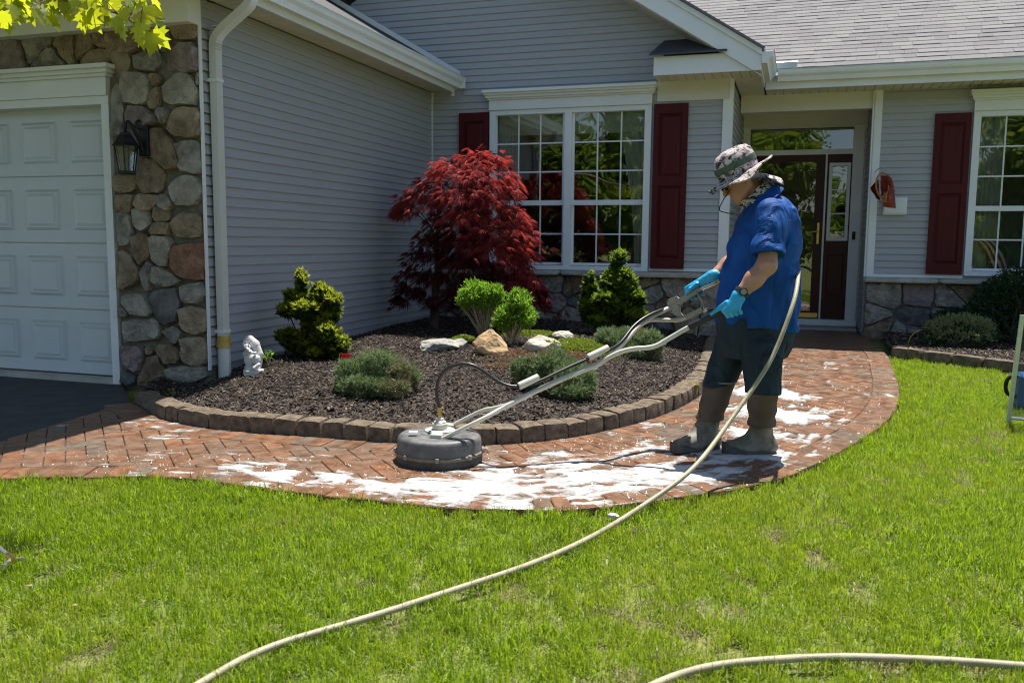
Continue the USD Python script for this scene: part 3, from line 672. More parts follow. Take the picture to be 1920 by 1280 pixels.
# garage front: mortar bed with traced fieldstones
gfront = obj("garage_stone_wall", cat_([bx(-.858, -.012, .0, .18, -.1, 2.80), bx(-5.2, -.858, .0, .18, 2.28, 2.80)]), "mortar", house)
W_G = fwd_y(0.0)
R1, R2, R3, R4 = (180, 100, 4.923), (180, 480, 4.923), (0, 400, 3.2), (0, 0, 3.2)
TR = [
 (R1, "stone_pale", [(290, 180), (470, 182), (500, 230), (497, 400), (470, 480), (300, 475), (265, 330)]),
 (R1, "stone_tan", [(505, 195), (612, 200), (606, 275), (560, 305), (512, 285)]),
 (R1, "stone_pale", [(630, 310), (720, 200), (800, 172), (900, 215), (945, 330), (925, 475), (700, 482), (632, 445)]),
 (R1, "stone_tan", [(512, 340), (600, 295), (618, 360), (595, 500), (540, 532), (495, 480)]),
 (R1, "stone_mauve", [(275, 490), (460, 492), (550, 560), (600, 645), (500, 672), (300, 665), (272, 600)]),
 (R1, "stone_grey", [(565, 545), (640, 497), (698, 548), (645, 665), (605, 640)]),
 (R1, "stone_tan", [(655, 690), (740, 515), (850, 495), (978, 515), (990, 700), (955, 775), (830, 785), (715, 755)]),
 (R1, "stone_brown", [(490, 690), (620, 685), (725, 800), (775, 1000), (762, 1090), (640, 1065), (495, 930)]),
 (R1, "stone_grey", [(735, 825), (880, 797), (1008, 815), (1018, 1000), (995, 1115), (900, 1110), (780, 1085), (772, 950)]),
 (R1, "stone_pale", [(690, 1200), (760, 1140), (860, 1115), (950, 1145), (990, 1240), (960, 1370), (860, 1420), (740, 1390), (690, 1300)]),
 (R1, "stone_brown", [(440, 950), (500, 960), (640, 1080), (645, 1190), (605, 1290), (440, 1290), (395, 1150)]),
 (R1, "stone_tan", [(188, 1125), (395, 1135), (372, 1270), (250, 1300), (192, 1275)]),
 (R1, "stone_grey", [(158, 275), (245, 270), (262, 400), (270, 500), (262, 760), (158, 765)]),
 (R1, "stone_tan", [(90, 0), (330, 0), (332, 100), (270, 255), (195, 245), (185, 110)]),
 (R1, "stone_brown", [(345, 15), (595, 60), (592, 130), (480, 178), (345, 145)]),
 (R1, "stone_mauve", [(630, 80), (690, -30), (800, -95), (920, -85), (978, -20), (975, 155), (850, 185), (650, 155)]),
 (R1, "stone_pale", [(1000, 190), (940, 180), (950, 290), (1000, 290)]),
 (R1, "stone_dark", [(290, 690), (470, 690), (470, 830), (290, 830)]),
 (R1, "stone_brown", [(196, 1312), (365, 1295), (372, 1400), (330, 1480), (200, 1472)]), (R1, "stone_tan", [(384, 1302), (600, 1302), (592, 1400), (480, 1470), (388, 1440)]), (R1, "stone_grey", [(608, 1300), (685, 1310), (730, 1410), (650, 1470), (600, 1410)]),
 (R4, "stone_tan", [(1030, 135), (1185, 128), (1195, 240), (1060, 245)]), (R4, "stone_grey", [(905, 170), (1015, 160), (1022, 240), (980, 310), (915, 265)]),
 (R4, "stone_tan", [(635, 185), (800, 150), (900, 160), (905, 260), (800, 320), (648, 338)]), (R4, "stone_grey", [(815, 335), (960, 300), (990, 380), (930, 430), (815, 420)]),
 (R3, "stone_grey", [(710, -10), (790, -5), (802, 90), (792, 192), (716, 192)]), (R3, "stone_pale", [(800, -40), (915, -10), (918, 72), (862, 104), (808, 92)]),
 (R3, "stone_brown", [(928, -45), (1030, -20), (1020, 45), (930, 50)]), (R3, "stone_tan", [(925, 58), (1030, 52), (1022, 128), (918, 128)]),
 (R3, "stone_tan", [(1035, 45), (1100, -8), (1212, 5), (1220, 142), (1080, 152), (1035, 100)]), (R3, "stone_brown", [(800, 140), (880, 108), (914, 180), (908, 250), (862, 312), (806, 230)]),
 (R3, "stone_pale", [(914, 135), (1030, 138), (1048, 200), (1002, 325), (922, 292)]), (R3, "stone_rust", [(1050, 188), (1235, 165), (1246, 390), (1190, 408), (1090, 382), (1038, 310)]),
 (R3, "stone_tan", [(720, 205), (780, 240), (854, 330), (842, 412), (750, 462), (722, 440)]), (R3, "stone_grey", [(858, 330), (910, 275), (927, 340), (918, 440), (890, 484), (860, 430)]),
 (R3, "stone_grey", [(930, 305), (1010, 340), (1095, 400), (1050, 434), (938, 438)]), (R3, "stone_dark", [(918, 460), (1070, 440), (1088, 570), (1072, 640), (1000, 674), (938, 600), (898, 510)]),
 (R3, "stone_grey", [(1080, 430), (1222, 410), (1245, 500), (1190, 537), (1090, 538)]), (R3, "stone_pale", [(738, 488), (870, 478), (930, 602), (880, 618), (790, 602), (743, 540)]),
 (R3, "stone_tan", [(1082, 570), (1150, 553), (1245, 568), (1250, 690), (1200, 732), (1100, 704), (1082, 640)]), (R3, "stone_grey", [(738, 640), (962, 628), (974, 752), (748, 772)]),
 (R3, "stone_grey", [(988, 695), (1075, 673), (1098, 720), (1060, 784), (1030, 772)]), (R3, "stone_tan", [(1095, 740), (1245, 743), (1262, 890), (1200, 918), (1108, 892)]),
 (R3, "stone_mauve", [(738, 788), (870, 798), (882, 850), (832, 958), (745, 904)]), (R3, "stone_brown", [(943, 790), (1030, 773), (1094, 830), (1088, 892), (1000, 904)]),
 (R3, "stone_brown", [(888, 850), (950, 848), (1015, 970), (1003, 1040), (818, 1030)]), (R3, "stone_grey", [(1013, 920), (1150, 908), (1272, 920), (1262, 975), (1100, 1030), (1028, 1025)]),
 (R3, "stone_dark", [(743, 935), (822, 972), (815, 1025), (745, 1020)]), (R3, "stone_tan", [(893, 788), (940, 830), (888, 848)]), (R3, "stone_mauve", [(722, 470), (740, 560), (790, 612), (730, 625)])]
for k, ((ox, oy, sc), m, pp) in enumerate(TR):
    w = [at_y(ox + a / sc, oy + b / sc, -.02) for a, b in pp]
    P = Polygon([(q[0], q[2]) for q in w]).buffer(0).intersection(rect(-.853, -.012, -.05, 2.79))
    if P.is_empty: continue
    s_ = stone(P, W_G, rng.uniform(.045, .075), 50 + k)
    if s_: obj("stone", s_, m, gfront, smooth=24)
voronoi_stones(gfront, rect(-2.6, -.80, 2.50, 2.80), W_G, .24, 21, .055, (.25, .05, .15, .25, .2, .1, 0))
obj("edge_trim", bx(-.006, .004, -.035, -.003, .16, 2.78), "trim", house)
# frieze box and soffit over the stone
obj("garage_frieze", bx(-5.2, .002, -.15, -.002, 2.752, ZS), "trim", house)

# --- garage door
gd = obj("garage_door", bx(-5.0, -.93, .10, .14, .03, 2.22), "door_white", house)
for r in range(4):
    z0 = .045 + r * .545
    obj("door_section", bx(-5.0, -.93, .085, .10, z0, z0 + .535), "door_white", gd)
    for k in range(8):
        x1 = -1.00 - k * .505; x0 = x1 - .365
        p0, p1 = z0 + .10, z0 + .435
        for nm, d0, d1, g in (("panel", .070, .0849, 0), ("panel", .062, .0698, .034)):
            V = [(x0 + g, d1, p0 + g), (x1 - g, d1, p0 + g), (x1 - g, d1, p1 - g), (x0 + g, d1, p1 - g)]
            e = g + .022; V += [(x0 + e, d0, p0 + e), (x1 - e, d0, p0 + e), (x1 - e, d0, p1 - e), (x0 + e, d0, p1 - e)]
            obj("raised_panel", (V, [(0, 1, 5, 4), (1, 2, 6, 5), (2, 3, 7, 6), (3, 0, 4, 7), (4, 5, 6, 7)]), "door_white", gd)
obj("weather_strip", bx(-5.0, -.93, .07, .13, .012, .043), "black_rubber", gd)
obj("garage_door_casing", cat_([bx(-.93, -.858, -.035, .10, .0, 2.28), bx(-5.2, -.93, -.035, .10, 2.215, 2.28)]), "trim", house)
obj("garage_door_head", cat_([bx(-5.2, -.862, -.05, .0, 2.281, 2.42), bx(-5.2, -.835, -.075, .0, 2.42, 2.445), bx(-5.2, -.81, -.10, .0, 2.445, 2.475), bx(-5.2, -.775, -.135, .0, 2.475, 2.505)]), "trim", house)

# --- side wall of the garage
SW = obj("side_wall", bx(-.14, -.02, .18, YF, -.1, ZS), "siding", house)
siding(SW, rect(.0, YF - .02, .19, ZS - .01), .19, fwd_x(-.018))
obj("corner_trim", bx(-.019, .008, YF - .022, YF - .0, .15, ZS), "trim", house)
# --- front wall with its window, gable above
GZ = lambda x: 3.165 + .632 * (3.868 - x) - .272
GP = [(-2.7, 2.95), (-.02, 2.95), (-.02, .86), (3.543, .86), (3.543, GZ(3.543)), (.45, GZ(.45)), (-2.7, GZ(.45) - .632 * 3.15)]
win = rect(.75, 2.679, .852, 2.72)
FWALL = obj("front_wall", cat_([extr(Polygon(GP).difference(win.buffer(-.02)), YF, YF + .14), bx(-.02, 3.543, YF, YF + .14, -.1, .862)]), "siding", house)
region = Polygon(GP).difference(rect(.742, 2.69, .80, 2.94)).difference(rect(2.735, 3.52, 2.745, 3.2)).difference(rect(3.455, 3.6, 0, 3.5)).difference(rect(-.1, .012, 0, 2.97)).difference(Polygon([(-3.3, 2.9), (.4, 2.9), (.4, 3.12), (-3.3, 3.12 + .58 * 3.7)]))
region = region.intersection(rect(-1.6, 4, 0, 4.6))
siding(FWALL, region, .895, fwd_y(YF))
obj("starter_strip", bx(2.69, 3.457, YF - .02, YF, .858, .893), "trim", house)
obj("starter_strip", bx(.012, .742, YF - .02, YF, .858, .893), "trim", house)
obj("corner_board", cat_([bx(3.457, 3.548, YF - .022, YF + .0, .86, 2.745), bx(3.522, 3.548, YF - .022, YF, 2.745, ZS), bx(3.543, 3.565, YF, YF + .09, .86, ZS)]), "trim", house)
obj("frieze_board", bx(2.735, 3.52, YF - .018, YF, 2.746, ZS), "cream", house)
# stone wainscot and cap stones
WS = obj("front_stone_wall", bx(0, 3.56, YF - .02, YF, -.1, .79), "mortar", house)
voronoi_stones(WS, rect(.02, 3.55, .12, .79), fwd_y(YF - .02), .25, 33, .05, (.38, .04, .08, .12, .16, .22, 0))
x = .0
while x < 3.55:
    L = min(rng.uniform(.78, .92), 3.62 - x); L = 3.62 - x if 3.62 - x - L < .25 else L
    v, f = rough_block(L - .006, .16, .062, int(x * 100) + 900, .005); obj("cap_stone", (v + [x + L / 2, YF - .065, .818], f), "cap_stone", WS, smooth=45); x += L
WS2 = obj("porch_stone_wall", bx(5.088, 9.0, YR - .02, YR, -.1, .74), "mortar", house)
voronoi_stones(WS2, rect(5.09, 7.6, .03, .735), fwd_y(YR - .02), .25, 37, .05, (.42, .10, .08, .08, .24, .08, 0))
x = 5.05
while x < 7.6:
    L = rng.uniform(.80, .95); v, f = rough_block(L - .006, .16, .062, int(x * 100) + 950, .005); obj("cap_stone", (v + [x + L / 2, YR - .065, .765], f), "cap_stone", WS2, smooth=45); x += L
# --- right wall
win2 = rect(6.136, 7.90, .832, 2.683)
PW = obj("porch_side_wall", cat_([extr(rect(5.09, 9.2, .80, ZS).difference(win2.buffer(-.02)), YR, YR + .14), bx(5.09, 9.2, YR, YR + .14, -.1, .80)]), "siding", house)
siding(PW, rect(5.172, 9.2, .835, ZS - .02).difference(rect(6.128, 7.91, .7, 2.93)), .835, fwd_y(YR))
obj("starter_strip", bx(5.172, 6.128, YR - .02, YR, .797, .833), "trim", house)
obj("corner_board", cat_([bx(5.083, 5.172, YR - .022, YR, .797, ZS), bx(5.066, 5.088, YR - .022, YR + .08, .797, ZS)]), "trim", house)
# porch returns
PL = obj("porch_return_wall", bx(3.40, 3.543, YF + .14, YD, -.1, ZS), "siding", house); siding(PL, rect(YF + .09, YD - .02, .15, ZS - .02), .15, fwd_x(3.543))
PR = obj("porch_return_wall", bx(5.09, 5.22, YR + .14, YD, -.1, ZS), "siding", house); siding(PR, rect(YR + .08, YD - .02, .13, ZS - .02), .13, bck_x(5.088))
# porch beam
obj("porch_beam", bx(3.566, 5.066, YR - .0, YR + .16, 2.765, ZS), "cream", house)
obj("porch_ceiling", bx(3.55, 5.08, YR + .16, YD, 2.925, 2.955), "soffit", house)
# --- front door set
DW = obj("door_wall", extr(rect(3.54, 5.09, -.1, ZS).difference(rect(3.60, 4.93, .08, 2.68)), YD, YD + .14), "trim", house)
obj("door_head_trim", cat_([bx(3.545, 5.085, YD - .05, YD, 2.69, 2.91), bx(3.545, 5.085, YD - .08, YD, 2.885, 2.922)]), "cream", house)
obj("door_casing", cat_([bx(3.545, 3.645, YD - .03, YD + .02, .16, 2.69), bx(4.925, 5.055, YD - .03, YD + .02, .12, 2.69), bx(3.645, 4.925, YD - .025, YD + .03, 2.335, 2.40), bx(4.600, 4.622, YD - .02, YD + .05, .2, 2.335)]), "trim", house)
obj("transom_window", bx(3.645, 4.925, YD + .015, YD + .021, 2.40, 2.69), "glass", house)
sd = obj("storm_door", extr(rect(3.645, 4.60, .205, 2.335).difference(rect(3.765, 4.487, .30, 2.245)), YD - .01, YD + .03), "maroon_door", house)
obj("door_glass", bx(3.765, 4.487, YD + .008, YD + .014, .30, 2.245), "glass", sd)
obj("kick_plate", bx(3.70, 4.585, YD - .016, YD - .0105, .215, .275), "brass", sd)
obj("handle_plate", rbx(4.528, 4.562, YD - .022, YD - .0105, 1.18, 1.46, .004), "brass", sd)
obj("handle", tube([(4.545, YD - .02, 1.345), (4.545, YD - .07, 1.345), (4.50, YD - .075, 1.342), (4.43, YD - .065, 1.325)], .009, 8), "brass", sd)
inner = obj("front_door", bx(3.65, 4.60, YD + .07, YD + .11, .2, 2.33), "maroon_door", house)
for z0, z1 in ((.38, 1.0), (1.12, 1.75)):
    for x0, x1 in ((3.80, 4.08), (4.18, 4.46)): obj("door_panel", rbx(x0, x1, YD + .058, YD + .075, z0, z1, .008), "maroon_door", inner)
sl = obj("sidelight", extr(rect(4.622, 4.925, .205, 2.335).difference(rect(4.685, 4.872, 1.265, 2.19)), YD - .0, YD + .04), "maroon_door", house)
obj("sidelight_panel", rbx(4.675, 4.872, YD - .012, YD + .005, .52, 1.04, .01), "maroon_door", sl)
obj("sidelight_frame", extr(rect(4.648, 4.908, 1.225, 2.225).difference(rect(4.690, 4.868, 1.27, 2.185)), YD - .022, YD - .001), "trim", sl)
for z in (1.575, 1.88): obj("muntin", bx(4.690, 4.868, YD - .012, YD - .002, z - .008, z + .008), "trim", sl)
obj("sidelight_glass", bx(4.685, 4.872, YD + .012, YD + .017, 1.265, 2.19), "glass", sl)
obj("threshold", cat_([bx(3.56, 5.06, YD - .14, YD + .03, .125, .20), bx(3.56, 5.06, YD - .10, YD, .06, .125)]), "trim", house)
obj("door_step", rbx(3.565, 5.06, YD - .45, YD - .02, -.05, .115, .01), "concrete", house)
obj("entry_keypad", rbx(4.962, 5.002, YD - .05, YD - .03, 1.24, 1.345, .004), "iron", house)

# --- windows
def window_unit(parent, name, x0, x1, z0, z1, Y, sashes, rail, rows_up, rows_lo, cols):
    w = obj(name, cat_([bx(x0, x0 + .075, Y - .035, Y + .06, z0, z1), bx(x1 - .075, x1, Y - .035, Y + .06, z0, z1), bx(x0 + .075, x1 - .075, Y - .035, Y + .06, z1 - .055, z1), bx(x0 + .075, x1 - .075, Y - .04, Y + .06, z0, z0 + .05)]), "trim", parent)
    for a, b in zip(sashes[:-1], sashes[1:]): obj("mullion", bx(a[1] + .03, b[0] - .03, Y - .034, Y + .06, z0 + .05, z1 - .055), "trim", w)
    for a0, a1 in sashes:
        zb, zt = z0 + .085, z1 - .06
        for nm, (p0, p1, dy, rows) in (("upper_sash", (rail, zt, .0, rows_up)), ("lower_sash", (zb, rail, .022, rows_lo))):
            s_ = obj(nm, extr(rect(a0 - .034, a1 + .034, p0 - .03, p1 + (.03 if nm == "lower_sash" else .008)).difference(rect(a0, a1, p0 + .028 * (nm == "upper_sash"), p1 - .028 * (nm == "lower_sash"))), Y + dy, Y + dy + .022), "trim", w)
            g0, g1 = p0 + .028 * (nm == "upper_sash"), p1 - .028 * (nm == "lower_sash")
            obj("pane", bx(a0, a1, Y + dy + .008, Y + dy + .012, g0, g1), "glass", s_)
            for k in range(1, cols): obj("muntin", bx(a0 + (a1 - a0) * k / cols - .008, a0 + (a1 - a0) * k / cols + .008, Y + dy + .001, Y + dy + .007, g0, g1), "trim", s_)
            for k in range(1, rows): obj("muntin", bx(a0, a1, Y + dy + .0015, Y + dy + .0065, g0 + (g1 - g0) * k / rows - .008, g0 + (g1 - g0) * k / rows + .008), "trim", s_)
    return w
w1 = window_unit(house, "front_window", .75, 2.679, .852, 2.72, YF, [(.835, 1.643), (1.787, 2.607)], 1.637, 3, 2, 3)
w2 = window_unit(house, "porch_window", 6.136, 7.90, .832, 2.683, YR, [(6.216, 6.98), (7.10, 7.82)], 1.60, 3, 2, 3)
def window_head(x0, x1, Y, z):
    obj("window_head", cat_([bx(x0 - .005, x1 + .005, Y - .055, Y, z, z + .115), bx(x0 - .02, x1 + .02, Y - .075, Y, z + .115, z + .135), bx(x0 - .035, x1 + .035, Y - .10, Y, z + .135, z + .165), bx(x0 - .05, x1 + .05, Y - .125, Y, z + .165, z + .19), bx(x0 - .062, x1 + .062, Y - .15, Y, z + .19, z + .222)]), "trim", house)
window_head(.75, 2.679, YF, 2.722); window_head(6.136, 7.90, YR, 2.685)
# --- shutters
def shutter(x0, x1, z0, z1, Y):
    s_ = obj("shutter", bx(x0, x1, Y - .028, Y - .0135, z0, z1), "maroon", house)
    zm = z0 + (z1 - z0) * .535; fr = .062
    obj("shutter_frame", extr(rect(x0, x1, z0, z1).difference(rect(x0 + fr, x1 - fr, zm + .05, z1 - .105)).difference(rect(x0 + fr, x1 - fr, z0 + .115, zm - .05)), Y - .046, Y - .0285), "maroon", s_)
    for a, b in ((z0 + .115, zm - .05), (zm + .05, z1 - .105)):
        p = [(x0 + fr + .012, a + .012), (x1 - fr - .012, a + .012), (x1 - fr - .012, b - .012), (x0 + fr + .012, b - .012)]; e = .03
        V = [(u, Y - .029, z) for u, z in p] + [(p[0][0] + e, Y - .041, a + .012 + e), (p[1][0] - e, Y - .041, a + .012 + e), (p[1][0] - e, Y - .041, b - .012 - e), (p[0][0] + e, Y - .041, b - .012 - e)]
        obj("shutter_panel", (V, [(0, 1, 5, 4), (1, 2, 6, 5), (2, 3, 7, 6), (3, 0, 4, 7), (4, 5, 6, 7)]), "maroon", s_)
for a in ((.36, .735, .886, 2.705, YF), (2.708, 3.087, .886, 2.718, YF), (5.736, 6.114, .846, 2.672, YR)): shutter(*a)

# --- rooms behind the glass
def room(x0, x1, y0, y1, z0, z1):
    V, F = bx(x0, x1, y0, y1, z0, z1); F = np.array(F)[:, ::-1]; keep = [0, 1, 3, 4, 5]; return V, F[keep]
obj("room_walls", cat_([room(.0, 3.39, YF + .15, YF + 4, .2, 2.85), room(5.24, 9.1, YR + .15, YR + 4, .2, 2.85), room(3.42, 5.2, YD + .15, YD + 3, .1, 2.9)]), "interior", house)
def curtain(x0, x1, z0, z1, Y, name="curtain", waves=7, amp=.018, top=None):
    n = 60; u = np.linspace(0, 1, n); top = top or (x0, x1)
    rows = []
    for t in np.linspace(0, 1, 12):
        a = x0 + (top[0] - x0) * t ** 1.6; b = x1 + (top[1] - x1) * t ** 1.6
        rows.append(np.c_[a + (b - a) * u, Y + amp * np.sin(u * waves * 6.283 + .4 * np.sin(t * 5)), np.full(n, z0 + (z1 - z0) * t)])
    V = np.vstack(rows); i = np.arange(12 * n).reshape(12, n)
    obj(name, (V, np.stack([i[:-1, :-1], i[:-1, 1:], i[1:, 1:], i[1:, :-1]], -1).reshape(-1, 4)), "curtain", house, smooth=True)
for a0, a1 in ((.82, 1.66), (1.77, 2.62)): obj("roller_blind", rbx(a0, a1, YF + .085, YF + .10, 2.435, 2.70, .003), "blind", house)
curtain(.80, 1.06, .92, 2.5, YF + .10, waves=6)
curtain(2.50, 2.66, .92, 2.5, YF + .10, top=(2.30, 2.66), waves=5)
curtain(6.19, 6.50, .90, 2.66, YR + .12, waves=6)
ft = np.linspace(0, 1, 24); fl = []
for k in range(6):
    rows = [np.c_[6.222 + o + .225 * ft ** .85, YR + .055 + .012 * np.sin(ft * 9 + o * 30), 1.235 - .36 * ft ** 1.5 + .05 * o] for o in (k * .028, k * .028 + .028)]
    i = np.arange(48).reshape(2, 24); fl.append((k, (np.vstack(rows), np.stack([i[:-1, :-1], i[:-1, 1:], i[1:, 1:], i[1:, :-1]], -1).reshape(-1, 4))))
for k, m in fl: obj("bunting_stripe", m, "red_flag" if k % 2 == 0 else "paper", house, smooth=True)
# table and chair shapes seen dimly through the left window
obj("dining_table", cat_([bx(1.2, 2.5, YF + 1.0, YF + 1.9, 1.0, 1.04), bx(1.3, 1.36, YF + 1.1, YF + 1.16, .2, 1.0), bx(2.35, 2.41, YF + 1.1, YF + 1.16, .2, 1.0)]), "bark", house)

# --- soffits, fascias, gutters, roofs
def boards(name, n, f, parent):
    for k in range(n): obj("soffit_board", f(k), "soffit", parent)
PIT = .58
so1 = obj("side_soffit", bx(-.02, .31, -1.25, YF, ZS + .012, ZS + .03), "soffit", house)
boards("s", 55, lambda k: bx(.0, .308, -1.24 + k * .1, -1.24 + k * .1 + .094, ZS, ZS + .0118), so1)
obj("side_fascia", bx(.308, .33, -1.27, YF - .12, ZS - .03, 3.10), "trim", house)
def gutter(pts, name="gutter"):
    """K-style section swept along y or x: pts (axis, a0, a1, base, sign)."""
    ax, a0, a1, base, sg, zt = pts
    prof = np.array([(0, -.125), (.055, -.125), (.06, -.11), (.075, -.08), (.105, -.055), (.118, -.03), (.118, -.008), (.126, -.004), (.126, 0), (.114, 0), (.112, -.012), (.005, -.012), (0, -.01)])
    P = Polygon(prof)
    V, F = extr(P, a0, a1)                      # (u, along, z)
    V = V.copy(); u, al, z = V.T
    V = np.stack([base + sg * u, al, z + zt], 1) if ax == "y" else np.stack([al, base + sg * u, z + zt], 1)
    flip = (sg < 0) != (ax == "x")
    return obj(name, (V, F[:, ::-1] if flip else F), "trim", house)
gutter(("y", -1.28, YF - .08, .331, 1, 3.115))
obj("gutter_cap", bx(.33, .455, YF - .08, YF - .075, 2.988, 3.117), "trim", house)
obj("front_soffit", bx(-6.4, -.021, -1.25, .1, ZS + .012, ZS + .03), "soffit", house)
obj("side_fascia_end", bx(.29, .325, YF - .12, YF - .10, 2.90, 3.08), "trim", house)
# garage roof (right slope seen edge-on) and its far slope
def roof_slab(c0, c1, c2, c3, t, mat_, name="roof"):
    P = np.array([c0, c1, c2, c3], float); n = np.cross(P[1] - P[0], P[3] - P[0]); n /= np.linalg.norm(n); n = n if n[2] > 0 else -n
    V = np.vstack([P - n * t, P]); 
    if np.cross(P[1] - P[0], P[3] - P[0])[2] < 0: V = np.vstack([(P - n * t)[::-1], P[::-1]])
    return obj(name, (V, BF), mat_, house)
xr, zr = -3.0, 3.105 + PIT * 3.40
roof_slab((.40, -1.30, 3.105), (.40, YF + .3, 3.105), (xr, YF + 3, zr), (xr, -1.30, zr), .03, "shingle_dark", "garage_roof")
roof_slab((xr - 3.4, -1.30, 3.105), (xr, -1.30, zr), (xr, YF + 3, zr), (xr - 3.4, YF + 3, 3.105), .03, "shingle_dark", "garage_roof")
obj("garage_gable", (np.array([(-6.3, 0, 2.95), (.0, 0, 2.95), (-3.0, 0, 4.8), (-6.3, .1, 2.95), (.0, .1, 2.95), (-3.0, .1, 4.8)]), np.array([(0, 1, 2), (3, 5, 4)])), "siding", house)
V = [(.36, YF - .022, 3.14), (-3.3, YF - .022, 3.14 + PIT * 3.66), (-3.3, YF - .022, 3.22 + PIT * 3.66), (.36, YF - .022, 3.20), (.36, YF - .004, 3.14), (-3.3, YF - .004, 3.14 + PIT * 3.66), (-3.3, YF - .004, 3.22 + PIT * 3.66), (.36, YF - .004, 3.20)]
obj("roof_flashing", (V, BF), "trim", house)
# main gable: rake boards, soffit, return
SL = .632
xe, ze, yk = 3.868, 3.165, 3.90
xa = .45; za = ze + SL * (xe - xa)
def rake(y0, y1, zt_, zb_, name, m, x_top=None):
    pts = [(xe, ze + zt_), (xa, za + zt_), (xa, za + zb_), (xe, ze + zb_)]
    return obj(name, extr(Polygon(pts), y0, y1), m, house)
P = Polygon([(xe, ze - .06), (xa, za - .06), (xa, za - .262), (xe, ze - .262)]).difference(rect(3, 4, 2, 2.9565))
obj("rake_fascia", extr(P, yk - .006, yk + .0185), "trim", house)
rake(yk - .024, yk - .0065, .0, -.062, "rake_shingle_mould", "trim")
P = Polygon([(xe, ze - .262), (xa, za - .262), (xa, za - .25), (xe, ze - .25)])
rs = obj("rake_soffit", extr(P, yk + .0355, YF), "soffit", house)
nb = 44
for k in range(nb):
    t0, t1 = k / nb, (k + .94) / nb; x0, x1 = xe + (xa - xe) * t0, xe + (xa - xe) * t1; z0, z1 = ze + (za - ze) * t0 - .262, ze + (za - ze) * t1 - .262
    V = [(x0, yk + .037, z0 - .012), (x0, YF - .0, z0 - .012), (x1, YF - .0, z1 - .012), (x1, yk + .037, z1 - .012), (x0, yk + .037, z0 - .0005), (x0, YF, z0 - .0005), (x1, YF, z1 - .0005), (x1, yk + .037, z1 - .0005)]
    if z0 > 3.02: obj("soffit_board", (V, BF), "soffit", rs)
roof_slab((xe + .03, yk - .05, ze + .012), (xe + .03, 11, ze + .012), (xa, 11, za + .03), (xa, yk - .05, za + .03), .022, "shingle_b", "gable_roof")
roof_slab((xa - 4, yk - .05, za - SL * 4), (xa, yk - .05, za + .03), (xa, 11, za + .03), (xa - 4, 11, za - SL * 4), .02, "shingle_b", "gable_roof")
# cornice return at the foot of the rake
obj("cornice_return", cat_([bx(2.752, xe, yk + .0188, yk + .035, 2.958, 3.150), bx(2.752, 2.777, yk + .035, YF, 2.958, 3.150), bx(xe - .025, xe, yk + .035, 4.98, 2.958, 3.150)]), "trim", house)
rt = obj("return_soffit", bx(2.777, xe - .025, yk + .025, YF, ZS + .012, ZS + .03), "soffit", house)
for k in range(11): obj("soffit_board", bx(2.78 + k * .0968, 2.78 + k * .0968 + .091, yk + .028, YF, ZS - .002, ZS + .0118), "soffit", rt)
obj("porch_soffit", bx(3.565, xe - .025, YF, 5.56, ZS + .0, ZS + .02), "soffit", house)
V = [(2.71, yk - .04, 3.155), (xe - .35, yk - .04, 3.155), (xe - .35, YF, 3.40), (2.80, YF, 3.40), (2.71, yk - .04, 3.170), (xe - .35, yk - .04, 3.170), (xe - .35, YF, 3.415), (2.80, YF, 3.415)]
obj("return_roof", (V, BF), "shingle_dark", house)
obj("return_roof_fill", bx(2.80, xe - .3, YF - .05, YF - .004, 3.1, 3.39), "shingle_dark", house)
# gable's right eave
gutter(("y", 3.88, 4.99, xe + .001, 1, 3.145), "eave_gutter")
# right eave: fascia, gutter, soffit
obj("porch_fascia", bx(xe, 9.5, 5.10, 5.122, ZS - .012, 3.11), "trim", house)
gutter(("x", xe + .13, 9.5, 5.099, -1, 3.155), "porch_gutter")
ps = obj("porch_eave_soffit", bx(xe, 9.5, 5.122, YR, ZS + .012, ZS + .03), "soffit", house)
for k in range(48): obj("soffit_board", bx(xe + .0 + k * .1, xe + k * .1 + .088, 5.124, YR - .001, ZS - .0, ZS + .0118), "soffit", ps)
obj("roof_flashing", rbx(xe + .10, 4.21, 4.97, 5.10, 3.157, 3.235, .005), "alu", house)
# right roof with its shingles
y0r, z0r = 5.00, 3.165
RR = roof_slab((.6, y0r, z0r), (9.6, y0r, z0r), (9.6, 12.5, z0r + PIT * 7.5), (.6, 12.5, z0r + PIT * 7.5), .04, "shingle_b", "porch_roof")
nrm = np.array([0, -PIT, 1]) / math.hypot(1, PIT); upv = np.array([0, 1, PIT]) / math.hypot(1, PIT)
sh, cnt = {}, 0
for r in range(46):
    x = 2.7 + rng.uniform(-.2, 0)
    while x < 8.4:
        w = rng.uniform(.12, .34); t = rng.choice([.004, .004, .0075]); s0 = r * .135 - .01
        base = np.array([0, y0r, z0r]) + upv * s0
        def q(xx, s_, n_): return base + np.array([xx, 0, 0]) + upv * s_ + nrm * n_
        V = [q(x, 0, .002), q(x + w - .002, 0, .002), q(x + w - .002, .15, .001), q(x, .15, .001), q(x, 0, t + .006), q(x + w - .002, 0, t + .006), q(x + w - .002, .15, .0045), q(x, .15, .0045)]
        m = rng.choice(["shingle_a", "shingle_b", "shingle_c"], p=[.5, .28, .22])
        pxy, _d = project(np.array(V).mean(0))
        seen = pxy[1] > -5 and 1425 < pxy[0] < 1930
        if seen and cnt < 300: obj("shingle", (V, BF), m, RR); cnt += 1
        else: sh.setdefault(m, []).append((np.array(V), BF))
        x += w
for m, v in sh.items(): obj("upper_shingles", cat_(v), m, RR, kind="stuff")
